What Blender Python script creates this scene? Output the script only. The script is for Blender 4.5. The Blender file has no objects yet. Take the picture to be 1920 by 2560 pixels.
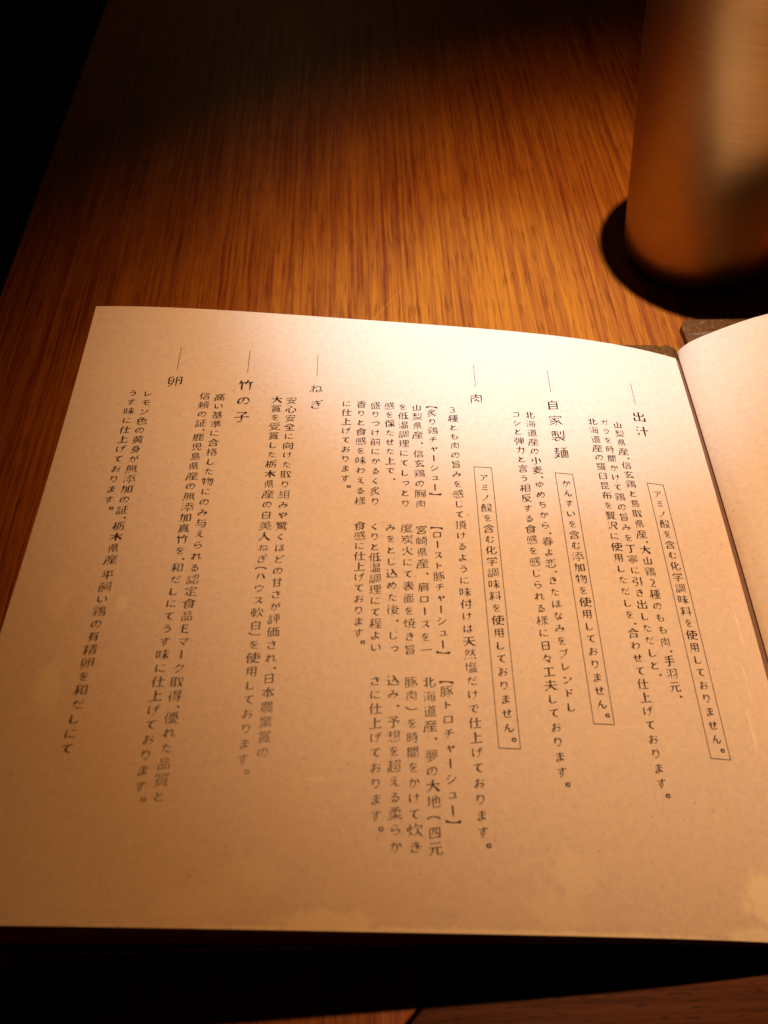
import bpy, bmesh, math, random
from mathutils import Vector, Matrix, noise

# ------------------------------------------------------------------ camera, world, lamps, exposure
scene = bpy.context.scene
COL = scene.collection
MM = 0.001

cam_data = bpy.data.cameras.new("camera")
cam = bpy.data.objects.new("camera", cam_data)
COL.objects.link(cam)
scene.camera = cam
ROWS = ((0.9984472870720051, -0.05200246286983283, -0.019968945741440102),
        (-0.030286382500102776, -0.8076368666694074, 0.5889018820070787),
        (-0.04675200502235588, -0.5873826993127168, -0.8079578049468277))   # picture right / down / forward in world axes
CAM = Vector((-110.16595031774258, -237.88730867836023, 251.86336777749028)) * MM
rot = Matrix(((ROWS[0][0], -ROWS[0][1], -ROWS[0][2]),
              (ROWS[1][0], -ROWS[1][1], -ROWS[1][2]),
              (ROWS[2][0], -ROWS[2][1], -ROWS[2][2])))
cam.matrix_world = Matrix.Translation(CAM) @ rot.to_4x4()
cam_data.sensor_fit = 'HORIZONTAL'
cam_data.sensor_width = 36.0
cam_data.lens = 36.0 * 2100.0 / 1920.0
cam_data.clip_start = 0.01
cam_data.clip_end = 20.0
cam_data.dof.use_dof = True
cam_data.dof.focus_distance = 0.300
cam_data.dof.aperture_fstop = 22.0

world = bpy.data.worlds.new("World")
scene.world = world
world.use_nodes = True
world.node_tree.nodes['Background'].inputs[0].default_value = (1.0, 0.55, 0.22, 1)
world.node_tree.nodes['Background'].inputs[1].default_value = 0.0004

scene.view_settings.view_transform = 'Standard'
scene.view_settings.look = 'None'
scene.view_settings.exposure = 0.0
scene.view_settings.gamma = 1.0

def spot(name, loc, target, power, colour, size, blend, radius):
    d = bpy.data.lights.new(name, 'SPOT')
    d.energy = power; d.color = colour; d.spot_size = math.radians(size); d.spot_blend = blend
    d.shadow_soft_size = radius
    o = bpy.data.objects.new(name, d); COL.objects.link(o)
    o.location = loc
    o.rotation_euler = (Vector(target) - Vector(loc)).to_track_quat('-Z', 'Y').to_euler()
    return o
LAMP = (-0.030, 0.067, 1.0)
# the shaded bulb throws a white core, a warm main beam and a dim amber rim
spot('pendant_rim_light', LAMP, (0.012, -0.042, 0.0), 20.0, (1.0, 0.42, 0.12), 42.6, 1.0, 0.013)
spot('pendant_lamp_light', LAMP, (-0.004, -0.007, 0.0), 27.5, (1.0, 0.72, 0.43), 29.6, 1.0, 0.013)
spot('pendant_bulb_light', LAMP, (-0.065, 0.025, 0.0), 47.0, (0.56, 0.80, 1.0), 14.4, 1.0, 0.013)
# added unseen fill light beyond the table, lifting its dark far end
far = bpy.data.lights.new('far_fill_light', 'POINT'); far.energy = 1.3; far.color = (1.0, 0.55, 0.22); far.shadow_soft_size = 0.12
far_o = bpy.data.objects.new('far_fill_light', far); COL.objects.link(far_o); far_o.location = (-0.25, 1.15, 0.75)

# ------------------------------------------------------------------ material helpers
def new_mat(name):
    m = bpy.data.materials.new(name); m.use_nodes = True
    nt = m.node_tree
    return m, nt, nt.nodes['Principled BSDF']
def N(nt, kind, **kw):
    n = nt.nodes.new(kind)
    for k, v in kw.items():
        if k in n.inputs: n.inputs[k].default_value = v
        else: setattr(n, k, v)
    return n
def coords(nt, which='Object', scale=(1, 1, 1), rotz=0.0, loc=(0, 0, 0)):
    t = nt.nodes.new('ShaderNodeTexCoord'); mp = nt.nodes.new('ShaderNodeMapping')
    mp.inputs['Scale'].default_value = scale; mp.inputs['Rotation'].default_value = (0, 0, rotz)
    mp.inputs['Location'].default_value = loc
    nt.links.new(t.outputs[which], mp.inputs['Vector'])
    return mp.outputs[0]
def noise_tex(nt, vec, scale, detail=4.0, rough=0.55, dist=0.0):
    n = nt.nodes.new('ShaderNodeTexNoise')
    n.inputs['Scale'].default_value = scale; n.inputs['Detail'].default_value = detail
    n.inputs['Roughness'].default_value = rough; n.inputs['Distortion'].default_value = dist
    nt.links.new(vec, n.inputs['Vector'])
    return n.outputs[0]
def ramp(nt, fac, stops, interp='LINEAR'):
    r = nt.nodes.new('ShaderNodeValToRGB'); r.color_ramp.interpolation = interp
    e = r.color_ramp.elements
    e[0].position, e[0].color = stops[0][0], tuple(stops[0][1]) + (1,)
    e[1].position, e[1].color = stops[-1][0], tuple(stops[-1][1]) + (1,)
    for p, c in stops[1:-1]:
        x = e.new(p); x.color = tuple(c) + (1,)
    nt.links.new(fac, r.inputs[0])
    return r.outputs[0]
def mix(nt, fac, a, b, mode='MIX'):
    m = nt.nodes.new('ShaderNodeMix'); m.data_type = 'RGBA'; m.blend_type = mode
    for s, v in ((0, fac), (6, a), (7, b)):
        if hasattr(v, 'links') or hasattr(v, 'is_output'): nt.links.new(v, m.inputs[s])
        elif s == 0: m.inputs[0].default_value = v
        else: m.inputs[s].default_value = tuple(v) + (1,)
    return m.outputs[2]
def math_n(nt, op, a, b=0.0, clamp=False, c=None):
    m = nt.nodes.new('ShaderNodeMath'); m.operation = op; m.use_clamp = clamp
    for i, v in enumerate((a, b) if c is None else (a, b, c)):
        if hasattr(v, 'is_output'): nt.links.new(v, m.inputs[i])
        else: m.inputs[i].default_value = v
    return m.outputs[0]
def bump(nt, height, strength, distance):
    b = nt.nodes.new('ShaderNodeBump'); b.inputs['Strength'].default_value = strength
    b.inputs['Distance'].default_value = distance
    nt.links.new(height, b.inputs['Height'])
    return b.outputs[0]

def wood_mat(name, along, light, dark, pore_col, seed=0.0, pore_k=0.40, spec=0.22, rough=0.0, scratches=()):
    """open-pored oak; along: 'X' or 'Y' is the grain direction"""
    m, nt, bs = new_mat(name)
    def sc(a, b):   # a = frequency across, b = frequency along
        return (a, b, 40) if along == 'Y' else (b, a, 40)
    off = (seed, seed * 1.7, 0)
    streak = noise_tex(nt, coords(nt, scale=sc(560, 8), loc=off), 1.0, 4, 0.6, 0.6)
    fine = noise_tex(nt, coords(nt, scale=sc(1500, 30), loc=off), 1.0, 3, 0.6, 0.3)
    broad = noise_tex(nt, coords(nt, scale=sc(26, 7), loc=off), 1.0, 3, 0.5, 0.4)
    pores = noise_tex(nt, coords(nt, scale=sc(820, 60) if along == 'Y' else sc(1300, 230), loc=off), 1.0, 1, 0.4, 0.1)
    s = math_n(nt, 'ADD', math_n(nt, 'MULTIPLY', streak, 0.62), math_n(nt, 'MULTIPLY', fine, 0.38))
    s = math_n(nt, 'ADD', s, math_n(nt, 'MULTIPLY', math_n(nt, 'SUBTRACT', broad, 0.5), 0.28))
    col = ramp(nt, s, [(0.38, dark), (0.49, tuple((a + b) / 2 for a, b in zip(light, dark))), (0.62, light)])
    pm = ramp(nt, pores, [(0.60, (0, 0, 0)), (0.68, (1, 1, 1))])
    col = mix(nt, math_n(nt, 'MULTIPLY', pm, pore_k), col, pore_col)
    if scratches:      # fine light scratches in the varnish, each a line between two table points
        sp = nt.nodes.new('ShaderNodeSeparateXYZ'); nt.links.new(coords(nt), sp.inputs[0])
        wob = math_n(nt, 'MULTIPLY', math_n(nt, 'SUBTRACT', noise_tex(nt, coords(nt), 60, 2), 0.5), 0.0016)
        gap = noise_tex(nt, coords(nt), 240, 2)
        tot = None
        for (ax, ay, bx, by, wd, k) in scratches:
            L = math.hypot(bx - ax, by - ay); ux, uy = (bx - ax) / L, (by - ay) / L
            px = math_n(nt, 'SUBTRACT', sp.outputs[0], ax); py = math_n(nt, 'SUBTRACT', sp.outputs[1], ay)
            al = math_n(nt, 'ADD', math_n(nt, 'MULTIPLY', px, ux), math_n(nt, 'MULTIPLY', py, uy))
            ac = math_n(nt, 'ADD', math_n(nt, 'SUBTRACT', math_n(nt, 'MULTIPLY', px, uy), math_n(nt, 'MULTIPLY', py, ux)), wob)
            inside = math_n(nt, 'MULTIPLY', math_n(nt, 'GREATER_THAN', al, 0.0), math_n(nt, 'LESS_THAN', al, L))
            line = math_n(nt, 'SUBTRACT', 1.0, math_n(nt, 'DIVIDE', math_n(nt, 'ABSOLUTE', ac), wd), True)
            f = math_n(nt, 'MULTIPLY', math_n(nt, 'MULTIPLY', math_n(nt, 'MULTIPLY', inside, line), gap), k)
            tot = f if tot is None else math_n(nt, 'MAXIMUM', tot, f)
        col = mix(nt, tot, col, (0.80, 0.36, 0.09))
    nt.links.new(col, bs.inputs['Base Color'])
    bs.inputs['Roughness'].default_value = 0.36
    rg = ramp(nt, s, [(0.35, (0.50 + rough,) * 3), (0.65, (0.36 + rough,) * 3)])
    nt.links.new(rg, bs.inputs['Roughness'])
    bs.inputs['Specular IOR Level'].default_value = spec
    hgt = math_n(nt, 'SUBTRACT', s, math_n(nt, 'MULTIPLY', pm, 0.6))
    nt.links.new(bump(nt, hgt, 0.35, 0.00012), bs.inputs['Normal'])
    return m

def paper_mat(name, scuffs):
    """uncoated printed stock; the print is a warm kraft tone with flecks, rubbed through to a paler tone in places"""
    m, nt, bs = new_mat(name)
    uv = nt.nodes.new('ShaderNodeUVMap'); uv.uv_map = 'paper'
    V = uv.outputs[0]
    fib = noise_tex(nt, V, 900, 3, 0.65, 0.4)        # uv is in metres
    mid = noise_tex(nt, V, 420, 4, 0.65, 0.3)
    cloud = noise_tex(nt, V, 38, 4, 0.55, 0.2)
    spk = noise_tex(nt, V, 1100, 2, 0.4, 0.8)
    tone = math_n(nt, 'ADD', math_n(nt, 'MULTIPLY', fib, 0.45), math_n(nt, 'MULTIPLY', mid, 0.55))
    col = ramp(nt, tone, [(0.34, (0.71, 0.58, 0.51)), (0.50, (0.79, 0.645, 0.555)), (0.66, (0.85, 0.705, 0.60))])
    # warm ochre and dull mauve fibres printed through each other
    hue = noise_tex(nt, V, 800, 3, 0.75, 0.5)
    col = mix(nt, ramp(nt, hue, [(0.50, (0, 0, 0)), (0.64, (0.34,) * 3)]), col, (0.86, 0.68, 0.42))
    col = mix(nt, ramp(nt, hue, [(0.34, (0.30,) * 3), (0.47, (0, 0, 0))]), col, (0.68, 0.52, 0.52))
    col = mix(nt, ramp(nt, cloud, [(0.46, (0, 0, 0)), (0.70, (0.25,) * 3)]), col, (0.86, 0.66, 0.42))
    # small dark flecks of bark fibre
    fl = ramp(nt, spk, [(0.70, (0, 0, 0)), (0.76, (0.5,) * 3)])
    col = mix(nt, fl, col, (0.28, 0.18, 0.13))
    # rubbed, paler areas: soft ellipses broken up by noise
    sep = nt.nodes.new('ShaderNodeSeparateXYZ'); nt.links.new(V, sep.inputs[0])
    rag = noise_tex(nt, V, 210, 5, 0.7, 0.5)
    total = None
    for (cx, cy, rx, ry, k) in scuffs:
        dx = math_n(nt, 'DIVIDE', math_n(nt, 'SUBTRACT', sep.outputs[0], cx), rx)
        dy = math_n(nt, 'DIVIDE', math_n(nt, 'SUBTRACT', sep.outputs[1], cy), ry)
        d = math_n(nt, 'SQRT', math_n(nt, 'ADD', math_n(nt, 'MULTIPLY', dx, dx), math_n(nt, 'MULTIPLY', dy, dy)))
        f = math_n(nt, 'SUBTRACT', 1.0, d)
        f = math_n(nt, 'ADD', f, math_n(nt, 'MULTIPLY', math_n(nt, 'SUBTRACT', rag, 0.5), 1.5))
        f = math_n(nt, 'MULTIPLY', math_n(nt, 'MULTIPLY', f, 2.6, True), k)
        total = f if total is None else math_n(nt, 'MAXIMUM', total, f)
    if total is not None:
        col = mix(nt, total, col, (0.97, 0.84, 0.62))
    nt.links.new(col, bs.inputs['Base Color'])
    bs.inputs['Roughness'].default_value = 0.55
    bs.inputs['Specular IOR Level'].default_value = 0.32
    nt.links.new(bump(nt, tone, 0.25, 0.00008), bs.inputs['Normal'])
    return m

def cloth_mat(name):
    m, nt, bs = new_mat(name)
    v = coords(nt)
    a = noise_tex(nt, v, 2200, 2, 0.6, 0.2); b = noise_tex(nt, v, 500, 4, 0.7, 0.5)
    s = math_n(nt, 'ADD', math_n(nt, 'MULTIPLY', a, 0.45), math_n(nt, 'MULTIPLY', b, 0.55))
    col = ramp(nt, s, [(0.36, (0.065, 0.023, 0.003)), (0.55, (0.12, 0.045, 0.006)), (0.68, (0.38, 0.18, 0.015))])
    nt.links.new(col, bs.inputs['Base Color'])
    bs.inputs['Roughness'].default_value = 0.52
    nt.links.new(bump(nt, s, 0.4, 0.00012), bs.inputs['Normal'])
    return m

def flat_mat(name, col, rough=0.5, spec=0.5, metal=0.0):
    m, nt, bs = new_mat(name)
    v = coords(nt); n = noise_tex(nt, v, 600, 3)
    c = ramp(nt, n, [(0.3, tuple(x * 0.85 for x in col)), (0.7, tuple(min(1, x * 1.12) for x in col))])
    nt.links.new(c, bs.inputs['Base Color'])
    bs.inputs['Roughness'].default_value = rough; bs.inputs['Specular IOR Level'].default_value = spec
    bs.inputs['Metallic'].default_value = metal
    return m

def metal_mat(name):
    """brushed copper-toned steel, brushed round the cup"""
    m, nt, bs = new_mat(name)
    uv = nt.nodes.new('ShaderNodeUVMap'); uv.uv_map = 'wrap'
    mp = nt.nodes.new('ShaderNodeMapping'); mp.inputs['Scale'].default_value = (45, 3200, 1)
    nt.links.new(uv.outputs[0], mp.inputs['Vector'])
    br = noise_tex(nt, mp.outputs[0], 1.0, 4, 0.6)
    sm = noise_tex(nt, coords(nt), 45, 4, 0.6)
    col = ramp(nt, br, [(0.3, (0.29, 0.165, 0.062)), (0.7, (0.40, 0.24, 0.095))])
    nt.links.new(col, bs.inputs['Base Color'])
    bs.inputs['Metallic'].default_value = 1.0
    rg = math_n(nt, 'ADD', math_n(nt, 'MULTIPLY', sm, 0.16), math_n(nt, 'MULTIPLY', br, 0.14))
    nt.links.new(math_n(nt, 'ADD', rg, 0.21), bs.inputs['Roughness'])
    bs.inputs['Anisotropic'].default_value = 0.6
    tg = nt.nodes.new('ShaderNodeTangent'); tg.direction_type = 'UV_MAP'; tg.uv_map = 'wrap'
    nt.links.new(tg.outputs[0], bs.inputs['Tangent'])
    nt.links.new(bump(nt, br, 0.18, 0.00006), bs.inputs['Normal'])
    return m

# ------------------------------------------------------------------ object helpers
def thing(name, label, category, loc=(0, 0, 0)):
    o = bpy.data.objects.new(name, None); COL.objects.link(o)
    o.location = loc; o['label'] = label; o['category'] = category
    o.empty_display_size = 0.02
    return o
def link(name, verts, faces, m, parent=None, smooth=False, label=None, loc=None):
    me = bpy.data.meshes.new(name); me.from_pydata([tuple(v) for v in verts], [], faces)
    me.materials.append(m); me.validate(); me.update()
    if smooth:
        for p in me.polygons: p.use_smooth = True
    o = bpy.data.objects.new(name, me); COL.objects.link(o)
    if parent is not None: o.parent = parent
    if label: o['label'] = label
    return o
def prism(outline, z0, z1, bevel=0.0):
    """closed solid from a flat outline, with a small chamfer on the upper edge"""
    bm = bmesh.new()
    vs = [bm.verts.new((x, y, z0)) for x, y in outline]
    f = bm.faces.new(vs)
    if f.normal.z > 0: f.normal_flip()
    r = bmesh.ops.extrude_face_region(bm, geom=[f])
    up = [g for g in r['geom'] if isinstance(g, bmesh.types.BMVert)]
    for v in up: v.co.z = z1
    bmesh.ops.recalc_face_normals(bm, faces=bm.faces)
    if bevel:
        es = [e for e in bm.edges if all(abs(v.co.z - z1) < 1e-7 for v in e.verts)]
        bmesh.ops.bevel(bm, geom=es, offset=bevel, segments=2, profile=0.6, affect='EDGES')
    return bm
def link_bm(name, bm, m, parent=None, label=None, smooth=False):
    me = bpy.data.meshes.new(name); bm.to_mesh(me); bm.free(); me.materials.append(m)
    if smooth:
        for p in me.polygons: p.use_smooth = True
    o = bpy.data.objects.new(name, me); COL.objects.link(o)
    if parent is not None: o.parent = parent
    if label: o['label'] = label
    return o
# pen strokes of every character: x, y, x, y ... in hundredths of the character cell
GLYPHS = {
'2': [[60,79,65,72],[60,79,53,82,44,82,33,77],[67,59,67,67,65,72],[72,16,28,15],[67,59,59,45,38,23,35,18]],
'3': [[62,78,66,73],[64,58,56,51],[64,58,67,64,66,73],[63,19,69,26],[69,26,69,35,68,39],[56,51,52,50,44,50],[68,39,56,51],[29,74,45,82],[63,19,54,16,46,15,35,17,30,20],[62,78,55,81,45,82]],
'E': [[32,50,64,50],[72,16,34,16,32,18,32,80,35,81,71,81]],
'、': [[27,13,12,27]],
'。': [[30,26,31,19,29,14,23,9,17,9,11,12,7,17,7,25,11,30],[30,26,27,31,21,33,16,33,11,30]],
'々': [[72,52,76,63,74,66,41,66,35,64],[58,28,72,52],[35,36,39,36,49,32,68,18],[44,84,39,72,18,39]],
'【': [[76,88,74,83,71,61,71,38,74,14,76,11,95,4],[76,88,94,95]],
'】': [[22,11,25,17,28,44,27,68,24,87],[24,87,5,95],[22,11,4,4]],
'い': [[28,19,32,17,37,17,42,20],[42,20,47,28],[47,28,49,33,48,37],[84,28,85,41,81,56,72,74],[28,19,23,28,19,39,17,62,17,78]],
'う': [[69,58,73,52,75,47,72,32],[66,82,31,85],[69,58,58,62,45,62,21,57],[37,12,54,17,66,25,72,32]],
'え': [[62,15,69,12,85,13],[44,38,52,36],[61,61,49,62,22,60],[65,82,34,86],[19,14,58,54,61,61],[62,15,59,19,56,30,52,36]],
'お': [[16,31,15,25,18,18],[75,45,80,39,82,33,80,27,77,22],[18,18,25,14,31,14,34,15],[86,67,73,76],[37,87,35,59,36,21,34,15],[57,73,31,69,16,69],[75,45,60,50,43,47,28,41,16,31],[77,22,68,16,56,14]],
'か': [[54,15,47,13,37,15],[61,61,58,64,52,66,40,66,12,63],[38,84,32,54,21,25,16,14],[54,15,59,22,62,41,63,51,61,61],[89,43,89,47,83,62,74,75]],
'が': [[58,63,61,57,62,47,58,23,54,16],[54,16,47,13,37,14],[89,89,92,83],[37,14,33,17],[81,80,76,88],[58,63,49,66,11,63],[89,45,81,62,73,74],[38,86,30,53,23,31,14,14]],
'き': [[32,14,49,11,69,13],[32,14,27,17,24,21,23,29,25,36],[25,36,29,38],[71,36,56,37],[20,56,50,55,70,57,80,60],[75,79,43,75,21,76],[71,36,67,47,59,61,53,80,52,87]],
'ぎ': [[76,85,79,79],[21,18,19,22,19,29,21,35,23,37],[21,18,28,13,40,11,65,12],[63,77,68,78,70,80],[67,35,52,36],[89,83,85,92],[67,35,66,41,54,64,48,86],[76,59,52,55,16,55],[63,77,45,75,17,76]],
'く': [[28,54,26,50,30,43],[65,12,30,43],[28,54,62,84]],
'け': [[57,13,51,12],[20,85,16,54,16,38,20,16],[87,66,66,64,43,64],[21,26,27,40],[71,85,72,50,69,32,65,21,57,13]],
'げ': [[92,83,89,91],[25,35,23,29,20,25],[56,13,52,10,46,10],[88,66,65,62,42,63],[83,78,80,87],[20,84,18,81,16,69,14,44,16,28,19,13],[56,13,64,22,68,33,70,53,69,83]],
'さ': [[73,41,56,42],[82,75,70,72,54,70,33,69,19,70],[73,41,72,45,60,69,54,87],[25,21,23,25,23,31,26,41],[25,21,30,16,43,12,56,12,69,13,72,15]],
'し': [[31,18,28,23,27,31,29,85],[31,18,35,14,41,12,58,12,65,14,73,19,83,29]],
'じ': [[30,17,28,21,26,31,27,84],[38,12,33,14,30,17],[76,75,72,82],[38,12,52,11,62,14,71,18,82,28]],
'す': [[52,21,46,16,37,12],[56,32,54,33,43,32,38,35],[37,12,32,13],[39,55,43,58,48,58,57,57],[39,55,35,50],[38,35,34,43,35,50],[88,74,37,74,13,73],[52,21,57,26,60,39,58,59,58,87]],
'せ': [[33,19,38,16,48,14,72,15,78,17],[30,82,29,37,30,25,33,19],[53,38,64,38,67,41,69,85],[87,65,9,58]],
'た': [[58,16,73,14,86,16],[58,16,53,19,51,22,50,31,52,33],[56,56,63,57,85,56],[14,70,30,70,57,74],[15,13,17,13,19,17,29,44,37,76,38,85]],
'だ': [[75,80,79,73],[49,19,47,23,48,31],[86,84,89,78],[82,55,54,55],[18,19,28,50,35,85],[11,68,27,68,54,73],[84,15,78,13,68,12,53,15,49,19]],
'ち': [[76,24,80,34,79,39],[74,76,45,72,27,72,16,73],[24,35,30,53,37,86],[79,39,73,46,68,49,58,50,47,49,27,40],[76,24,72,19,64,15,51,12,38,12,35,14]],
'っ': [[77,31,80,39,78,47,74,54,67,57,56,58,21,49],[77,31,71,24,65,20,55,16,42,14]],
'つ': [[78,67,66,72,54,72,37,69,13,60],[39,18,52,20,65,24,75,30,81,36],[78,67,83,60,85,54,84,46,81,36]],
'て': [[83,80,14,74],[48,26,42,37,42,50,46,58,59,77],[48,26,55,20,59,18,69,14,75,15]],
'で': [[63,15,54,19,48,24],[63,15,70,14,76,15],[87,55,83,64],[82,80,12,74],[76,51,71,60],[48,24,43,31,41,44,42,49,49,63,59,77]],
'と': [[31,45,26,39,24,31,25,25,29,20],[40,55,28,83],[75,72,38,51,31,45],[29,20,35,16,47,14,65,14,80,16]],
'ど': [[26,18,35,14,42,12,62,12,77,14],[37,56,25,82],[85,90,92,80],[70,70,35,49,27,41,24,37,22,31,23,23,26,18],[76,85,80,79,84,75]],
'な': [[42,13,36,20,36,24,39,29],[63,15,59,12,54,11,49,11,42,13],[87,63,72,72],[64,56,65,22,63,15],[53,75,49,73,29,70,14,70],[12,31,15,32,24,45,33,64,41,88],[39,29,49,32,60,32,72,27,84,20]],
'に': [[47,21,44,28,45,36],[26,37,24,30,21,26],[21,26,17,25],[82,75,69,74,49,74],[22,84,20,80,16,53,16,30,19,20,19,12],[47,21,59,17,80,17,85,19]],
'ね': [[51,68,61,72,70,72],[16,34,10,26,10,21],[75,69,70,72],[80,26,85,26,91,22],[54,32,50,27,50,23,54,18],[54,32,60,35],[75,19,69,15],[26,45,28,45,30,44,29,12],[31,69,12,68],[91,22,92,16],[54,18,60,15,69,15],[31,55,33,86],[81,32,66,35,60,35],[16,34,36,57,51,68],[75,19,80,27,83,47,81,59,79,64,75,69]],
'の': [[19,24,25,21,31,22],[60,15,55,14,52,15],[67,76,54,79,41,77],[60,15,71,19,79,27],[31,22,36,27,43,41,47,54,51,78],[20,63,29,72,41,77],[20,63,15,55,13,45,14,35,16,28,19,24],[79,27,85,41,85,48,84,54,82,60,78,67,67,76]],
'は': [[45,31,41,24,43,18],[25,36,23,29,20,25],[69,18,64,14],[84,68,56,66,43,66],[21,85,15,47,15,33,18,13],[69,18,71,26,69,71,70,85],[45,31,52,34,63,35,73,31,87,23],[43,18,52,13,64,14]],
'ほ': [[69,21,67,17,62,14,49,15],[44,30,42,25,42,19],[87,22,89,17],[25,36,23,29,20,25],[49,15,42,19],[69,21,68,79],[20,84,16,59,15,35,18,13,21,9],[87,58,64,56,45,56],[46,80,74,80,85,81],[44,30,53,34,62,34,72,31,87,22]],
'ま': [[26,14,33,12,45,12,50,14],[23,76,48,74,79,76],[23,54,59,54,81,56],[50,14,53,21,52,87],[26,14,22,19,23,25,27,30,35,33,49,33,61,30,80,19]],
'み': [[13,38,11,29,13,23,19,20,25,21,28,23],[53,81,26,81],[88,34,90,30],[53,81,53,78,45,56,28,23],[50,12,54,11,60,14,73,28,78,46,80,59],[88,34,69,46,55,50,46,52,33,51,26,49,19,45,13,38]],
'む': [[16,32,14,39,16,49],[33,56,21,55,16,49],[32,15,37,13,46,12,60,12,71,15],[71,15,76,19,77,22,78,33],[16,32,20,29,29,28],[51,76,28,73,13,74],[85,62,72,75],[32,15,30,19,29,23,35,41,33,61,33,87]],
'め': [[27,20,21,19,17,21],[44,38,41,37,37,41],[23,80,30,56,37,41],[75,65,83,54,85,43,83,31,79,23],[56,12,68,16,79,23],[27,20,31,22,37,28,48,45,56,63,61,85],[75,65,64,70,51,71,31,65,28,62],[17,21,14,24,12,30,13,41,19,52,28,62]],
'も': [[73,16,66,13,56,12,51,12,41,14],[73,16,80,23],[36,20,41,14],[75,49,69,52],[58,45,39,44,13,47],[58,70,41,69,15,72],[36,20,34,24,33,39,39,86],[75,49,79,43,82,34,80,23]],
'や': [[81,68,85,62,86,57,84,49,82,46,73,42,66,41,56,43],[47,86,55,80],[81,68,76,71,70,72,56,71,12,52],[49,12,42,33,33,56,21,78]],
'ゆ': [[45,13,41,10,37,10],[47,29,37,37,37,45],[57,73,60,74,70,72,77,68,81,64],[19,26,17,61,19,78,20,80],[36,65,30,59,20,46],[45,13,51,20,55,31,57,41,58,68,55,87],[36,65,43,69,57,73],[78,32,70,28,62,26,53,27,47,29],[78,32,84,41,85,48,85,56,80,67]],
'よ': [[49,66,80,68],[49,86,49,59,50,21,49,17,45,14],[45,14,35,12,23,14,17,20,18,27],[18,27,21,31,28,34,43,36,58,31,80,17]],
'ら': [[71,19,65,16,51,12,36,13],[71,19,76,24,78,29,80,37,78,43],[72,49,78,43],[72,49,68,51,56,52,42,49,24,40],[22,35,26,68],[68,80,62,80,37,85,35,84]],
'り': [[66,76,58,81],[58,81,52,81,49,80],[29,87,25,67,25,39],[27,59,31,61,42,76,49,80],[66,76,71,69,73,61,74,47,71,34,64,23],[66,26,61,21,52,16,39,12]],
'る': [[76,46,70,50,65,53,40,54],[40,13,35,16,33,20,33,25,37,29],[53,29,47,31,41,31,37,29],[65,81,53,82,27,81],[65,81,45,61,17,37],[40,13,45,12,56,12,66,14,73,18],[53,29,60,20,61,13],[76,46,79,39,80,33,79,27,73,18]],
'れ': [[72,69,75,61,72,35,71,25,73,19],[31,70,12,68],[86,17,78,16,73,19],[27,46,30,44,29,12],[31,55,31,63,33,75,33,86],[72,69,68,72,64,72,58,71,52,68,36,57,19,38],[86,17,91,20,95,25],[10,22,11,27,23,45]],
'わ': [[86,55,82,61,78,64],[31,70,12,68],[27,46,30,44,29,12],[31,54,31,63,33,75,33,86],[78,64,72,66,63,68,50,64,33,54,17,36],[86,55,87,45,84,33,80,28],[58,17,69,20,76,24,80,28],[10,22,12,27,23,45]],
'を': [[33,19,32,23,34,29],[41,13,37,15,33,19],[41,13,56,11,78,14],[26,52,40,56,46,56,51,55],[51,55,54,51,55,46],[55,46,55,29],[70,78,47,76,15,76],[14,41,30,60,39,80,41,87],[34,29,36,33,59,49,82,58]],
'ん': [[78,17,86,27,88,32,88,36],[49,84,52,85],[31,46,45,50,51,48,53,46,55,39,55,23,57,16,62,13,68,13,78,17],[13,13,31,53,49,84]],
'ア': [[82,71,84,77,83,79],[67,55,64,53,58,53],[30,16,25,14,19,14],[83,79,17,80],[67,55,82,71],[48,62,48,51,45,35,39,25,30,16]],
'ウ': [[18,71,17,47],[18,71,14,74],[39,14,32,16],[49,72,49,87],[18,71,81,70,79,56,73,42,66,29],[69,33,53,20,39,14]],
'ガ': [[69,15,53,14],[18,15,14,14],[75,84,78,78],[85,89,89,82],[69,15,72,17,76,31,78,50,77,66,73,67,15,67],[43,84,43,72,39,46,26,23,18,15]],
'ク': [[19,52,16,50,12,50],[19,52,39,72,48,87],[25,14,29,13,36,16,57,30],[42,74,77,74,79,72,78,66,74,54,62,36,57,30]],
'コ': [[79,21,19,20],[80,16,79,75,21,76]],
'シ': [[81,52,85,58,85,63],[31,52,16,60],[45,74,29,82],[81,52,52,26,22,14]],
'ス': [[82,16,56,43],[13,16,17,16,21,17,53,42,57,47,69,67,71,73,71,77,70,78,22,77]],
'チ': [[32,14,29,13,27,14],[87,54,12,53],[22,77,47,78,74,83],[32,14,42,24,49,39,50,46,51,78]],
'ト': [[37,14,37,84],[38,57,49,55,76,45]],
'ド': [[82,75,74,85],[69,72,64,80],[34,83,34,12],[35,56,45,54,75,43]],
'ノ': [[31,21,23,16,16,17],[73,78,66,59,58,46,48,34,31,21]],
'ハ': [[85,21,72,56,63,76,64,78],[15,20,23,34,37,76]],
'ブ': [[38,17,30,14,25,16],[77,77,17,76],[77,77,78,82,74,90],[91,85,85,94],[77,77,77,72,75,60,70,47,64,38,51,25,38,17]],
'マ': [[34,43,29,47,23,47],[82,75,14,75],[82,75,83,73,81,66],[81,66,65,47,50,33],[64,14,49,30,34,43]],
'ミ': [[72,15,46,22,21,27],[25,55,31,56,69,47],[29,82,35,82,73,74]],
'モ': [[47,19,55,15,79,15,84,17],[47,19,44,26,44,78],[89,47,85,50,14,50],[78,78,21,78]],
'ャ': [[20,47,70,56,74,57,75,55],[51,8,38,55,36,69],[75,55,77,52,75,49,63,34]],
'ュ': [[80,17,18,17],[28,58,63,58,67,56,67,47,63,18]],
'ラ': [[74,39,79,51,80,58],[38,13,31,15],[80,58,17,58],[76,82,26,82],[38,13,47,16,63,27,68,31,74,39]],
'レ': [[28,17,27,19,27,82],[28,17,36,18,54,25,80,43,85,50]],
'ロ': [[81,21,18,21],[81,75,19,75,18,16],[81,75,81,16]],
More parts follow.
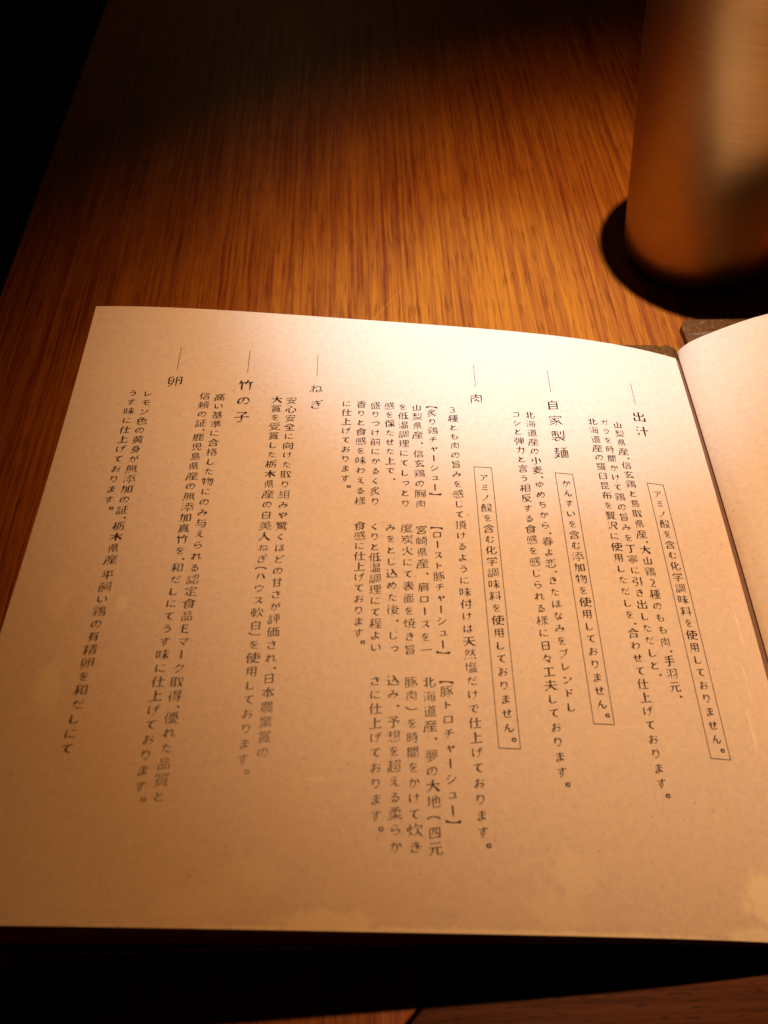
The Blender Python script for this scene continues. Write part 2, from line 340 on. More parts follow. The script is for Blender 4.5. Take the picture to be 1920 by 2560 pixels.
'ン': [[27,16,23,16,17,17],[23,78,41,65],[62,33,50,26,27,16],[62,33,80,52,87,63,87,66]],
'ー': [[14,50,84,50]],
'一': [[90,50,9,50]],
'丁': [[52,82,52,13,49,10,32,9],[89,82,10,82]],
'上': [[46,59,83,59],[46,89,46,13],[9,12,90,12]],
'与': [[27,78,83,78],[21,53,83,53],[10,32,63,32],[21,53,29,89],[54,9,70,9,74,10,76,13,80,26,83,53]],
'予': [[81,43,76,36],[50,54,49,12,47,9,34,8],[55,65,59,60,61,56],[9,54,84,54,86,53,85,50,81,43],[55,65,34,72],[76,86,18,86],[72,85,67,77,56,69,55,65]],
'人': [[88,11,94,11],[28,25,11,10],[28,25,42,49,48,66,49,91],[48,63,52,62,60,43,65,35,80,17,88,11]],
'仕': [[19,64,22,62,22,8],[35,60,92,60],[63,12,63,89],[37,12,89,12],[7,53,22,69,32,91]],
'付': [[21,63,15,61],[77,10,74,8,59,8],[39,70,90,70],[77,10,78,15,78,90],[56,32,46,50],[22,8,22,68,31,90],[8,50,15,61]],
'低': [[79,15,82,12,85,10,89,11,90,14],[90,14,92,19,91,26],[7,54,6,50],[74,88,68,83,68,70,73,35,76,22,79,15],[91,54,41,54],[39,9,55,14],[20,8,20,68,22,76,28,89,30,91],[71,8,61,23],[7,54,11,59,19,64],[37,5,41,15,41,81,44,82,87,89]],
'使': [[45,13,36,9,33,9],[19,66,21,63,21,8],[35,81,91,81],[88,64,88,45,87,43,40,43,38,45,38,62,39,64,88,64],[45,13,54,20,58,26],[6,52,10,58,20,70,30,91],[58,26,60,32,63,48,63,91],[90,9,74,11,58,18,50,23,41,33]],
'価': [[17,64,14,63,9,59],[53,16,53,82],[71,16,72,82],[89,59,36,59],[35,16,89,16],[35,82,91,82],[36,59,35,10],[89,59,89,10],[19,8,18,69,28,91]],
'保': [[54,33,58,43,34,43],[75,30,70,36],[19,65,21,62,21,8],[63,62,63,8],[42,63,85,63,85,87,42,87,42,63],[29,91,20,70,8,56],[93,14,80,23,65,41],[90,43,72,43,34,14]],
'信': [[60,87,58,91],[10,58,8,54],[10,58,15,63,19,65],[83,11,83,32],[83,11,39,11],[39,11,39,31,41,33,83,32],[41,62,82,62],[90,76,34,76],[41,47,82,47],[20,8,20,69,28,90]],
'優': [[87,41,88,37],[87,41,79,45],[60,78,61,87],[12,61,7,54,6,50],[12,61,17,64],[42,70,82,70],[42,62,82,62],[61,52,62,49,66,45],[56,16,49,22,47,26],[68,16,76,22,78,27],[54,36,72,37,75,40],[33,52,32,45],[43,77,80,78,82,76,82,70],[90,88,35,88],[82,54,82,70],[36,37,42,43],[43,77,42,75,42,53],[33,52,90,52,91,50,90,40,91,36],[78,27,76,28,55,28,35,21,31,21],[52,29,53,33,50,44],[26,90,18,68,19,8],[95,10,87,8,62,14,35,8,29,9]],
'元': [[87,11,83,10,67,10,63,12],[61,56,61,22,63,12],[18,84,82,84],[10,56,89,56],[10,10,21,15],[87,11,90,15,91,25],[35,56,33,41,30,30,26,23,17,13]],
'児': [[40,66,82,66],[87,9,67,8,63,10,61,20,61,33],[87,9,90,14,91,20],[29,19,34,32],[17,43,17,89],[40,44,40,87],[40,87,81,87,82,46,80,44,40,44],[10,8,19,12,29,19]],
'全': [[88,10,11,10],[49,10,49,55],[76,33,23,33],[82,62,72,56,24,56,20,59,24,66],[48,88,52,87,77,65,91,56],[6,58,9,57,14,59,48,88]],
'出': [[19,56,19,82],[19,56,79,56,80,58,80,82],[49,14,49,91],[84,14,16,14,14,16,14,41],[84,41,84,8]],
'前': [[44,45,15,45],[44,29,15,29],[28,88,31,83,31,76],[82,9,71,8],[82,9,83,15,83,62],[28,88,22,93],[42,9,35,8,30,10],[63,59,63,26],[42,9,44,14,43,60,15,60],[90,76,9,76],[15,9,15,60],[67,77,74,91]],
'力': [[76,10,69,8,62,8,58,10],[12,70,85,69],[76,10,80,18,83,31,85,69],[12,10,21,17,38,39,41,49,44,67,45,91]],
'加': [[87,16,61,16],[41,13,39,10,29,10],[41,13,44,33,44,73],[86,79,61,79],[44,73,9,73],[61,79,60,10],[86,79,87,10],[23,90,22,61,19,35,8,6]],
'化': [[85,11,64,10,58,11],[85,11,89,14,90,19,91,27,89,31],[32,35,39,34,50,40,54,41],[58,11,56,15,54,25,54,89],[20,65,10,55],[24,8,24,70,26,77,33,91],[55,48,60,49,68,55,85,73]],
'北': [[35,66,10,66],[89,13,92,22,92,28,89,33],[35,31,27,29,14,24],[62,12,66,10,79,10,84,10,89,13],[35,9,35,89],[62,12,60,17,60,89],[60,56,67,58,87,72]],
'卵': [[37,35,32,36,14,31],[14,31,15,35,15,81],[15,81,41,90],[22,13,14,9,11,9],[27,61,29,52],[58,8,59,84,85,84,87,83,87,29,85,24,75,23],[76,50,69,64],[35,25,30,19,22,13],[35,25,41,43,42,73]],
'反': [[79,61,20,61],[21,83,20,81,20,47,19,37,15,19,11,10],[68,38,74,47,79,61],[21,83,72,89,83,89],[35,61,36,56,40,46,55,24],[89,11,86,10,81,11,73,14,57,24,55,24],[24,11,30,10,47,18,61,30,68,38]],
'取': [[38,67,15,67],[76,39,74,36,71,36],[15,46,38,46],[79,20,75,27],[39,8,39,87],[15,87,15,24],[8,87,46,87],[8,21,48,29],[54,10,72,28],[87,12,75,24,73,29,61,63,58,80],[76,39,85,64,87,79,54,80]],
'受': [[27,45,29,38],[68,35,58,26,55,21],[68,35,71,41,71,45],[11,63,10,50],[48,79,50,72],[88,50,88,62,86,64,11,63],[71,45,23,45],[14,85,49,87,78,91,85,89],[77,76,72,64],[29,38,44,24,60,16,85,9,92,11],[24,64,21,78],[45,22,44,18,39,16,28,12,11,9]],
'合': [[77,14,23,14],[74,63,75,67,67,72],[17,61,12,59,8,59],[23,8,24,40,77,40],[77,9,77,40],[67,72,52,85,49,85],[52,91,51,87,42,79,23,64,17,61],[93,60,89,59,85,61,72,61,66,60,29,60,26,61,25,65]],
'向': [[34,54,65,54],[65,54,65,29],[33,29,65,29],[86,74,85,11,83,9,74,8,70,8,66,10],[14,74,14,8],[86,74,14,74],[34,54,33,21],[41,75,46,89]],
'含': [[22,12,77,12],[70,54,22,54],[77,8,77,33,75,35,23,35,21,33,21,8],[70,54,68,49,60,36],[10,62,26,70,50,87],[54,63,46,69,41,70],[91,64,89,63,81,66,50,87]],
'味': [[59,40,64,41,64,8],[59,40,67,43,72,39,74,35],[11,32,27,32,29,33,29,82],[90,51,41,51],[66,49,64,51,64,90],[86,75,45,75],[29,82,12,82,10,81,10,24],[39,17,47,24,66,49],[89,16,83,23,74,35]],
'和': [[57,20,85,20],[41,41,44,37,44,33],[85,82,57,82],[9,62,45,62],[57,82,56,13],[85,82,85,14],[45,89,41,90,11,83],[28,8,28,47,27,56,28,86],[7,20,7,23,14,35,26,51,27,52],[41,41,35,47,27,52]],
'品': [[40,13,12,13],[73,87,73,62],[73,87,26,87],[87,13,58,13],[73,62,26,62],[40,44,12,44],[26,87,26,62],[58,44,87,44],[12,44,12,8],[58,44,58,8],[40,44,40,9],[87,9,87,44]],
'四': [[12,18,86,18],[59,83,59,48,60,43,64,41,78,41],[12,12,13,82,86,82],[86,82,86,12],[39,83,37,61,36,53,31,43,24,36]],
'地': [[89,13,92,22],[89,13,85,10,77,10,52,10,48,12],[87,72,87,44,85,35],[85,35,79,34],[46,82,46,18,48,12],[66,30,66,91],[20,31,20,90],[31,68,8,68],[10,25,30,34],[87,72,71,68,36,52]],
'基': [[28,58,71,58],[28,70,71,70],[70,27,28,27],[83,10,16,10],[91,45,8,45],[87,82,12,82],[49,10,49,34],[25,35,13,25],[89,25,83,28,75,35],[25,35,29,42,28,91],[75,35,72,39,72,43,72,91]],
'塩': [[56,36,56,10],[47,81,90,81],[71,36,71,10],[47,67,47,50,81,50],[47,67,81,67,82,52,81,50],[47,67,41,71],[86,36,86,10],[41,10,42,36],[86,36,42,36],[20,31,19,90],[91,10,30,10],[11,26,29,34],[41,71,35,66,28,68,9,68],[52,93,49,89,41,71]],
'夢': [[29,31,23,29,19,29],[36,24,40,19,42,15],[36,24,31,25],[41,38,41,46],[39,57,39,72],[63,24,68,29,70,33],[11,46,10,37],[60,57,60,72],[89,37,89,45,87,46,11,46],[90,85,10,85],[81,57,82,70,80,72,21,72,18,70,18,59,20,57,81,57],[33,82,33,91],[66,82,66,91],[29,31,46,41],[63,24,48,17,35,13,14,8],[41,38,43,35,75,35]],
'大': [[10,63,89,63],[88,10,85,12,69,31,48,61],[49,91,48,67,44,50,38,36,25,19,10,10]],
'天': [[85,11,89,10,93,11],[89,53,10,53],[84,83,14,83],[59,34,72,20,85,11],[49,50,34,26,23,16,13,11],[49,83,49,55,50,50,67,23]],
'夫': [[79,13,88,10,93,11],[11,9,7,10],[11,49,88,49],[17,76,83,76],[48,45,49,91],[27,17,11,9],[48,45,39,30,32,21,27,17],[79,13,68,21,48,45]],
'子': [[75,84,19,85],[47,9,34,8,28,10],[90,47,9,47],[47,9,49,10,50,14,50,61,51,64],[75,84,74,81,68,76,51,64]],
'学': [[49,89,51,84,51,76],[65,55,65,57,64,58,26,58],[48,9,33,8],[79,89,82,91],[88,63,88,74,86,76,14,76,12,74,12,63],[10,36,90,36],[50,45,59,49,68,58,71,58],[50,45,49,42,49,14,48,9],[79,89,72,76],[22,88,25,82,27,76]],
'安': [[45,20,48,22,48,26],[85,80,85,68],[13,80,13,68],[89,53,10,53],[85,80,13,80],[49,81,47,91],[28,36,28,39,44,67],[10,11,18,9,31,13,45,20],[69,52,65,41,56,25],[20,35,33,33,82,11,85,11]],
'定': [[31,23,28,27],[49,38,79,38],[86,80,87,66],[12,80,12,66],[49,13,49,61],[12,80,86,80],[25,61,74,61],[22,29,27,27,41,16,51,11,61,10,86,10,90,11],[14,14,24,34,25,45],[47,91,51,81]],
'宮': [[48,90,50,83],[79,12,21,12],[12,82,12,68],[45,33,47,47],[87,82,87,68],[47,47,71,49,71,67,28,67,28,49,47,47],[12,82,87,82],[21,8,21,31,23,33,78,33,80,31,79,12]],
'家': [[48,90,49,84],[83,17,89,14,93,14],[52,11,48,9,39,8],[13,82,12,70],[87,82,87,70],[74,67,24,67],[13,82,87,82],[12,31,19,33,30,37,49,47],[65,43,71,31,83,17],[9,15,14,14,25,18,54,33],[56,41,63,43,74,51],[11,49,18,49,36,55,42,58,45,62],[52,11,55,16,56,29,51,44,44,56,45,62]],
'寧': [[48,90,49,84],[79,64,70,73],[36,62,40,60,61,60,64,61],[36,62,35,70],[39,37,39,50],[64,61,66,64],[60,37,60,50],[50,25,50,14,48,9],[87,82,87,73],[48,9,37,7,32,9],[11,73,11,82,13,83,87,82],[83,26,17,26],[19,37,19,49,21,51,79,51,80,49,80,37],[89,37,10,37],[21,62,24,69],[54,72,44,76]],
'小': [[48,9,35,8,29,10],[48,9,50,14,50,89],[10,31,18,48,23,66],[90,29,87,41,76,68]],
'山': [[49,16,49,89],[84,16,15,16,14,70],[84,70,84,9]],
'島': [[74,60,22,60],[22,72,75,72],[45,85,47,92],[80,8,70,7],[36,14,37,26],[60,14,60,23],[22,47,90,47],[47,92,51,93],[60,14,15,14,13,15,13,23],[22,84,22,35,85,34,85,27,84,17,80,8],[74,60,75,82,74,84,24,85,22,84]],
'崎': [[85,55,85,10,82,8,72,8],[22,22,22,91],[47,56,47,62],[51,42,69,42],[9,22,9,76],[51,24,68,24,69,42],[89,83,47,83],[47,56,91,56],[51,42,50,19],[35,23,9,22],[64,73,68,91],[35,76,35,19],[64,73,68,74,87,64],[64,73,56,66,47,62]],
'工': [[49,80,49,16],[85,80,14,80],[90,16,9,16]],
'布': [[24,50,25,17],[84,51,84,25,82,19],[82,19,78,17,71,17,68,19],[24,50,84,51],[54,8,54,64],[10,76,89,76],[42,91,33,70,25,54,9,39]],
'平': [[89,43,9,43],[49,8,49,85],[84,85,14,85],[69,55,77,71],[29,56,22,72]],
'度': [[52,16,52,18,45,24],[45,24,51,19],[45,24,38,31,38,35],[53,89,54,82],[90,9,93,10],[26,64,89,64],[70,24,77,31,78,34,77,35,27,35],[42,72,42,49,44,47,72,48,73,72],[10,8,9,10,14,30,16,49,17,82,90,82],[62,16,64,14,76,10,85,8,90,9],[70,24,61,17,24,8]],
'引': [[13,42,50,42],[13,42,17,64],[17,64,49,65,50,87],[50,87,14,87],[44,11,37,8,29,8,24,11],[81,90,81,8],[50,42,50,37,47,16,44,11]],
'弾': [[11,64,9,45],[11,64,30,66,30,85,28,87,10,87],[9,45,28,45,30,44,28,17,27,12,23,9,14,8],[91,25,39,25],[43,55,88,55],[66,70,66,8],[78,71,44,70,44,41,87,41,88,69,87,70,78,71],[65,80,62,91],[78,71,86,88],[48,77,44,89]],
'後': [[75,14,90,9],[75,14,68,17,66,21],[72,27,78,34,79,40],[58,70,56,72,45,72,43,73],[79,40,54,41,52,42],[90,9,95,10],[77,67,89,50],[60,20,47,37],[37,53,42,54,84,56],[28,92,11,76],[38,32,51,43,56,54],[45,55,61,70,80,82],[39,71,60,91],[72,27,66,22,56,16,35,8],[8,47,19,54],[27,70,21,58,21,8]],
'得': [[84,76,44,76],[74,9,64,8],[38,50,89,50],[83,63,84,65,84,87,83,89,47,89,44,88],[44,88,45,63,83,63],[76,49,76,13,74,9],[91,35,36,35],[53,17,45,26],[11,75,25,89],[21,8,21,56,26,66],[7,43,9,47,20,54]],
'心': [[69,12,65,10,41,10,35,12,33,22,33,63],[69,12,72,17,74,27],[44,83,41,86,37,87],[9,25,16,55],[60,70,44,83],[81,60,81,56,89,35,90,27]],
'恋': [[54,29,47,39],[17,55,25,68],[52,82,49,91],[61,81,60,49],[70,11,65,9,39,9,33,10,30,15,30,34],[70,11,73,18],[38,81,38,49],[10,82,89,82],[86,53,81,60],[88,15,79,35],[11,15,17,32]],
'想': [[85,72,54,72],[12,17,16,29],[27,66,40,57],[32,13,31,28],[32,13,35,10,43,10,59,10,69,12],[69,12,70,18],[54,56,85,56],[49,32,55,25],[43,78,9,78],[85,86,85,42,55,42,54,86,85,86],[83,27,89,17],[27,41,27,91],[27,66,23,66,8,49]],
'感': [[82,82,82,85,78,90],[80,38,85,37,89,38,91,47],[31,10,37,8,65,8,69,9,71,12],[31,10,29,26],[71,12,72,17],[51,70,27,70],[40,43,28,43,28,58,49,58,49,43,40,43],[70,46,58,39],[82,88,70,92],[10,40,16,60,17,82,90,82],[17,24,11,13,8,11],[78,27,89,14,92,12],[54,21,44,32],[80,38,74,43,66,58,62,77,60,91],[87,72,84,70,75,55,69,52]],
'手': [[9,40,90,40],[50,86,49,12,45,9,31,8],[16,64,85,64],[82,89,77,91,45,85,16,83]],
'料': [[31,45,27,47,22,47],[80,91,80,8],[8,58,39,58],[53,57,62,51],[34,69,41,86],[91,37,50,30],[24,91,24,63,23,53,24,43,24,8],[13,70,10,83],[38,31,37,36,31,45],[22,47,17,44,7,23,7,17],[64,78,56,83,53,83]],
'日': [[78,16,21,16],[78,50,21,50],[78,10,78,84],[21,10,21,84,78,84]],
'旨': [[79,12,20,12],[19,66,22,64,31,63,72,63,80,64,84,70],[84,70,87,74],[20,29,79,29],[17,80,48,82,74,87,81,85],[79,12,80,45,78,47,21,47,20,12],[19,66,17,70,17,91]],
'昆': [[81,74,18,74],[89,12,91,20],[20,37,44,37],[89,12,80,10,62,10,59,12,57,16,57,47],[18,59,79,58,81,60,81,87,80,89,18,88],[18,59,18,88],[19,47,19,12],[19,12,47,16],[88,42,64,33,57,32]],
'春': [[28,12,71,12],[28,27,71,27],[82,70,17,70],[85,84,14,84],[37,57,45,76,48,91],[28,12,27,38,32,55],[9,56,90,56],[68,56,71,41,71,12],[93,34,89,33,73,41,67,43,33,43,10,33,8,33]],
'時': [[32,56,11,56],[11,27,32,28],[55,25,49,32],[32,28,32,85],[41,61,92,61],[79,60,78,11,76,9,66,8],[91,43,42,43],[66,61,66,91],[87,80,45,80],[11,19,11,84,13,85,32,85]],
'有': [[77,27,29,27],[30,61,77,60],[29,44,77,44],[76,9,64,8],[10,79,89,79],[77,60,78,14,76,9],[11,43,26,55],[29,8,29,59,33,72,39,83,41,88]],
'木': [[49,8,49,91],[88,67,10,67],[86,23,50,63],[11,22,22,31,42,55,50,63]],
'本': [[29,48,39,66,40,70],[59,70,60,63,62,59],[49,8,49,91],[72,26,26,26],[89,70,10,70],[29,48,16,31,10,25],[89,26,76,38,62,59]],
'柔': [[50,47,40,47],[69,85,56,76],[84,67,81,60],[56,76,48,76,36,79,32,78],[77,87,19,88],[90,35,62,35,55,33,10,35],[84,67,60,69,10,68],[14,48,32,58,40,64,41,66],[56,76,52,64,52,53,49,42,49,8],[42,31,35,24,25,17,11,10,7,12],[81,60,72,53],[57,33,59,29,72,19,87,11,93,12]],
'栃': [[30,52,34,45,34,42],[30,52,25,56,21,55],[63,43,66,47,86,47],[82,11,77,9,71,10],[46,82,83,89,91,87],[89,67,45,67],[34,71,10,71],[23,91,23,8],[21,55,17,50,8,30,8,26],[82,11,85,23,86,47],[51,8,51,10,58,23,61,34,64,67],[36,7,35,10,41,23,44,37,46,82]],
'格': [[58,67,54,72],[85,39,84,12],[49,12,84,12],[20,53,22,53,23,51,23,8],[31,54,22,57],[42,40,39,40,36,41],[46,69,49,73],[46,69,41,66,35,70,9,70],[49,12,49,43],[49,37,80,37,92,42],[52,74,68,56,85,44,85,39],[55,81,80,82,82,80,81,76,75,66,60,51,46,41,42,40],[7,25,8,30,23,62,23,91],[46,69,52,75,60,91],[31,54,34,48,36,41]],
'梨': [[65,23,82,13],[65,23,59,28,57,34],[82,13,89,11,91,12],[84,49,72,48],[84,49,85,52,85,91],[64,61,64,87],[9,74,48,74],[29,88,29,47],[49,42,49,8],[46,58,29,69],[11,87,41,91,46,90],[9,52,23,65,29,69],[90,35,62,35,50,33,38,35,10,35],[42,33,26,18,12,11,8,11]],
'業': [[65,21,59,25,57,30],[69,74,64,58],[59,75,59,91],[36,22,42,29],[40,75,40,91],[82,45,19,45],[85,58,14,58],[49,8,49,57],[89,74,10,74],[89,31,10,31],[33,74,36,58],[65,21,86,11,92,12],[7,12,10,10,14,11,28,17,41,25],[79,87,76,81,76,74],[20,90,23,83,23,74]],
'様': [[30,50,34,41],[30,50,27,53,23,55,20,53],[79,23,76,27,78,30],[78,30,82,35],[88,15,93,14],[77,80,79,86],[79,86,82,91],[54,80,51,91],[64,9,56,8],[91,53,41,53],[87,66,45,66],[9,70,34,70],[22,91,22,8],[42,80,89,80],[64,9,66,14,66,79],[38,14,56,25],[51,33,45,42],[66,35,78,30],[79,23,88,15],[7,25,7,27,16,50,20,53]],
'汁': [[36,57,91,57],[63,8,63,91],[28,83,14,90],[21,58,9,63],[13,11,27,36]],
'沢': [[86,55,86,86],[12,62,18,59],[86,55,44,55],[23,85,14,90],[24,35,12,11],[31,10,36,17,41,33,44,54,44,86,86,86],[88,12,77,22,71,32,65,47,64,55]],
'海': [[62,32,56,37],[62,32,65,28,65,22],[66,44,66,51,59,58],[78,10,74,8,65,8],[44,81,89,81],[19,54,11,60,6,60],[26,83,16,89,12,89],[39,22,44,64],[91,44,32,44],[89,22,39,22],[33,65,43,82,46,91],[78,10,81,15,83,29,84,64,44,64],[12,12,21,36,21,41]],
'添': [[83,35,91,20],[72,21,68,33],[74,58,72,66],[35,45,31,42,29,43],[11,11,21,34],[46,8,53,8,56,10,56,48],[90,66,31,66],[87,86,36,86],[23,84,14,89],[19,58,9,63],[35,21,43,37],[90,44,81,50,74,58],[35,45,41,51,55,70,58,85]],
'温': [[18,58,9,62],[53,10,53,41],[81,72,41,72],[69,10,69,41],[23,85,15,89],[41,87,80,87,82,85,81,57,41,57],[41,87,41,57],[85,10,85,39,83,41,38,41,37,10],[91,10,29,10],[25,37,12,12]],
'準': [[31,72,37,75],[6,73,11,73,19,70],[26,86,17,90,14,90],[90,27,9,27],[84,56,39,56],[87,43,39,43],[39,69,83,69],[42,82,86,82],[49,8,49,34],[26,58,22,52,12,41],[62,90,64,85,64,44],[39,43,39,78,44,89]],
'火': [[45,44,50,47,53,43],[83,67,74,49],[14,49,24,71],[12,10,23,16,33,23],[49,89,47,52,40,36,33,23],[91,11,87,10,80,13,70,19,57,35,53,43]],
'炊': [[65,41,68,41,69,40],[89,77,55,77],[84,14,89,10,92,10],[32,61,37,73],[21,35,24,35,28,32],[10,49,8,54,11,71],[85,61,89,77],[57,92,55,82,48,62],[69,40,74,29,84,14],[35,21,35,23,28,32],[23,91,22,41,17,22,10,10],[66,64,66,47,61,31,55,23,43,10]],
'炙': [[56,62,56,65,54,67],[14,9,10,9,6,10],[54,67,44,74,41,74],[75,77,77,82,76,84,46,85],[37,57,33,62,25,66],[27,41,19,30,13,29],[67,29,78,41],[14,9,23,12,37,20],[54,93,49,92,44,86,36,81,22,73,13,70],[83,11,70,17,52,34,48,35],[75,77,63,66,42,56,19,49,12,48,9,49],[47,55,50,49,49,40,43,28,37,20]],
'炭': [[77,33,81,41],[56,31,58,35,58,49],[82,77,83,88],[16,77,16,88],[49,77,49,91],[43,44,37,31],[10,60,89,60],[82,77,16,77],[42,14,27,8],[33,66,25,43,18,31,9,21],[42,14,49,21,56,31],[90,10,86,9,78,13,66,23,61,30,58,32,56,31]],
'無': [[16,16,11,8,7,7],[16,16,19,22],[63,10,59,21],[21,76,16,75],[39,8,38,19],[40,33,40,81],[58,33,58,81],[76,33,76,80],[89,33,9,33],[23,81,87,81],[12,57,87,57],[89,8,83,18,78,23],[22,33,22,76,27,91]],
'然': [[24,82,29,83,46,82],[63,11,59,21],[46,82,45,76],[29,50,19,58],[39,12,38,19],[13,13,18,21],[13,13,10,8,6,7],[89,70,53,70],[39,64,28,70],[8,60,19,74,29,93],[87,81,80,89],[45,76,33,52,16,37,10,35],[94,7,90,9,80,23],[69,90,69,64,77,49,89,34],[43,33,45,34,62,49,68,58]],
'焼': [[91,9,87,8,75,9],[91,9,93,17],[51,20,45,12,37,9],[30,27,33,22,33,18],[75,9,73,14,73,38],[8,52,11,63,12,72],[87,82,43,82],[79,39,80,69],[40,58,91,58],[65,71,65,91],[39,39,91,39],[51,20,54,31,51,44,51,69],[30,60,35,74],[22,91,21,37,16,22,8,10],[30,27,25,32,21,34]],
'物': [[90,75,88,41,85,16,82,12,80,9,72,9,69,10],[25,8,25,91],[10,68,14,71,35,71],[36,46,8,37],[7,58,12,76,12,85],[50,74,54,75,90,75],[41,31,48,37,56,50,63,67,64,75],[78,75,73,52,66,33,51,12],[55,91,52,80,41,58]],
'玄': [[80,19,27,16,27,20],[89,77,10,77],[19,15,24,16,70,58],[20,45,56,46],[43,77,41,69,26,52,24,46],[91,10,83,17,72,33],[51,77,50,82,46,91]],
'理': [[20,85,21,24],[87,68,43,68],[31,85,8,85],[44,87,44,50],[35,11,92,11],[44,50,85,50,87,52,87,87,44,87],[65,11,65,87],[43,31,89,31],[30,56,9,56],[32,27,8,19]],
'甘': [[27,44,71,44],[27,14,71,14],[90,72,8,72],[27,8,27,90],[72,9,72,90]],
'産': [[35,51,34,47,31,42],[51,83,48,91],[80,27,33,27],[14,82,85,82],[89,10,25,10],[83,44,36,44,31,42],[56,52,56,10],[37,62,33,82],[24,35,31,42],[66,62,70,74],[9,6,8,9,12,20,15,34,17,61,88,62]],
'用': [[81,9,69,8,65,10],[84,62,19,62],[50,9,50,85],[84,38,19,38],[19,84,84,84],[81,9,83,11,84,16,84,84],[9,8,16,28,19,43,19,84]],
'白': [[43,76,44,83,48,90],[81,45,18,45],[81,15,18,15],[81,75,18,75],[18,8,18,75],[81,9,81,75]],
'盛': [[40,50,36,47,29,47,27,48],[59,34,59,10],[76,82,75,87,72,90],[17,66,40,65,41,64,40,50],[87,44,80,43],[87,44,89,46,90,51,89,54],[40,10,40,34],[72,90,68,92],[20,10,20,32,22,34,78,34,79,32,79,10],[91,10,8,10],[10,41,16,58,17,79,18,81,89,82],[53,92,58,71,65,54],[65,54,73,47,80,43],[52,45,63,53,82,72]],
'相': [[51,39,88,39],[88,14,51,14],[36,45,39,40,39,37],[51,62,88,62],[39,70,9,70],[50,9,50,84,52,86,86,86,88,85,88,9],[25,8,24,60,25,91],[36,45,31,50,23,53],[7,23,7,29,18,51,23,53]],
'県': [[32,62,76,62],[76,76,32,76],[49,36,49,8],[14,37,14,76],[32,88,32,50,75,50],[75,50,76,52,75,88,34,89,32,88],[89,37,14,37],[70,25,89,12],[10,12,27,24]],
'真': [[75,49,24,49],[75,39,24,39],[24,60,75,60],[41,17,33,17,14,9,9,9],[12,83,87,83],[9,26,90,26],[24,71,23,27],[24,71,26,72,75,71,75,27],[47,72,50,91],[92,9,66,17,61,17]],
'程': [[37,41,37,35],[60,63,51,63,49,64,50,88,86,87,85,64,60,63],[8,64,37,64],[91,10,41,10],[68,10,68,48],[87,29,47,29],[45,48,89,48],[14,84,33,89,39,88],[25,86,25,8],[7,24,7,28,18,48,23,50],[37,41,30,47,23,50]],
'種': [[37,41,37,35],[67,87,67,10],[39,9,92,9],[67,62,47,62,46,37,87,36,88,62,67,62],[88,49,46,49],[8,64,37,64],[90,75,43,75],[89,23,45,23],[14,84,33,89,41,89,46,87,85,90,91,89],[25,86,25,8],[7,24,7,28,18,48,23,50],[37,41,30,47,23,50]],
'竹': [[28,71,28,8],[76,71,76,14,74,9,64,8],[57,72,91,72],[18,71,44,72,53,66],[47,54,58,76,62,91],[23,91,19,76,9,56]],
'精': [[17,43,20,43,21,41,21,8],[49,36,85,36],[12,74,8,86],[49,23,85,23],[31,38,33,35,33,31],[83,9,76,7,71,10],[91,60,43,60],[49,8,50,48],[83,9,85,14,84,48,50,48],[89,84,45,84],[48,73,87,73],[8,58,31,58],[66,61,66,91],[30,70,35,85],[7,17,10,29,21,51,21,91],[31,38,28,43,21,47]],
'組': [[52,62,85,62],[24,27,25,13],[38,43,35,53],[52,36,85,36],[36,29,38,19],[22,61,21,63,11,63],[52,10,52,86],[85,10,85,85,83,87,52,86],[91,10,43,10],[38,43,33,44,10,41],[8,11,11,27],[11,63,24,89],[13,42,35,76]],
'羅': [[25,73,23,64],[37,88,37,73],[25,48,23,50,15,51],[52,49,48,47,45,45],[11,12,13,21],[60,88,60,73],[27,11,25,22],[37,24,41,14],[87,39,53,39],[53,25,87,25],[54,54,89,54],[84,73,85,86,83,88,15,88],[53,11,91,11],[41,29,42,32,37,43],[15,88,14,75,16,73,84,73],[40,35,11,32],[36,57,32,52,28,49,17,35],[73,64,75,58,74,12],[57,64,53,50,53,11],[11,50,15,52,26,67]],
'美': [[53,34,58,24],[14,9,9,9,6,11],[14,9,27,13,36,20],[31,87,33,83,33,78],[31,87,28,91],[89,9,93,11],[9,49,91,49],[82,64,18,64],[85,78,14,78],[89,34,12,34],[89,9,84,10,73,13,64,19,58,24],[36,20,44,28,48,38,49,78],[65,79,70,89,74,92]],
'羽': [[20,60,13,69],[81,9,72,8,68,10],[86,86,54,86],[41,86,10,86],[41,86,41,12,39,10,27,9],[81,9,85,10,86,16,86,86],[56,30,78,42,85,45],[8,27,34,41,41,42],[65,61,58,68,54,70]],
'肉': [[38,58,27,50,24,50],[38,58,49,66,64,57],[64,57,70,53],[47,38,50,49],[86,77,86,17,85,11,83,9,72,8],[13,8,14,76,86,77],[30,23,35,26,47,38],[47,38,53,36,71,21],[38,58,47,69,51,92]],
'肩': [[83,39,32,39],[32,23,83,23],[51,83,50,90],[31,8,32,51],[70,8,80,8,82,11,82,52,34,52,32,51],[10,10,9,14,14,27,16,38,18,55,19,82,80,83,81,81,81,67,79,65,18,65]],
'胸': [[30,9,23,8],[68,38,71,33],[68,38,64,45,56,41],[42,69,40,63,43,58,44,23,78,23],[13,88,30,88],[64,55,59,53,52,63],[87,9,83,8,74,8,70,10],[87,9,89,14,90,30,90,79],[13,41,31,41],[78,23,79,60],[49,79,90,79],[30,88,31,12,30,9],[52,33,68,63],[42,69,52,91],[9,5,8,10,12,33,13,88],[42,69,36,65,13,65]],
'自': [[80,13,20,13],[80,35,20,35],[80,56,20,56],[50,92,47,89,45,78],[80,9,80,77,22,78,19,76,19,8]],
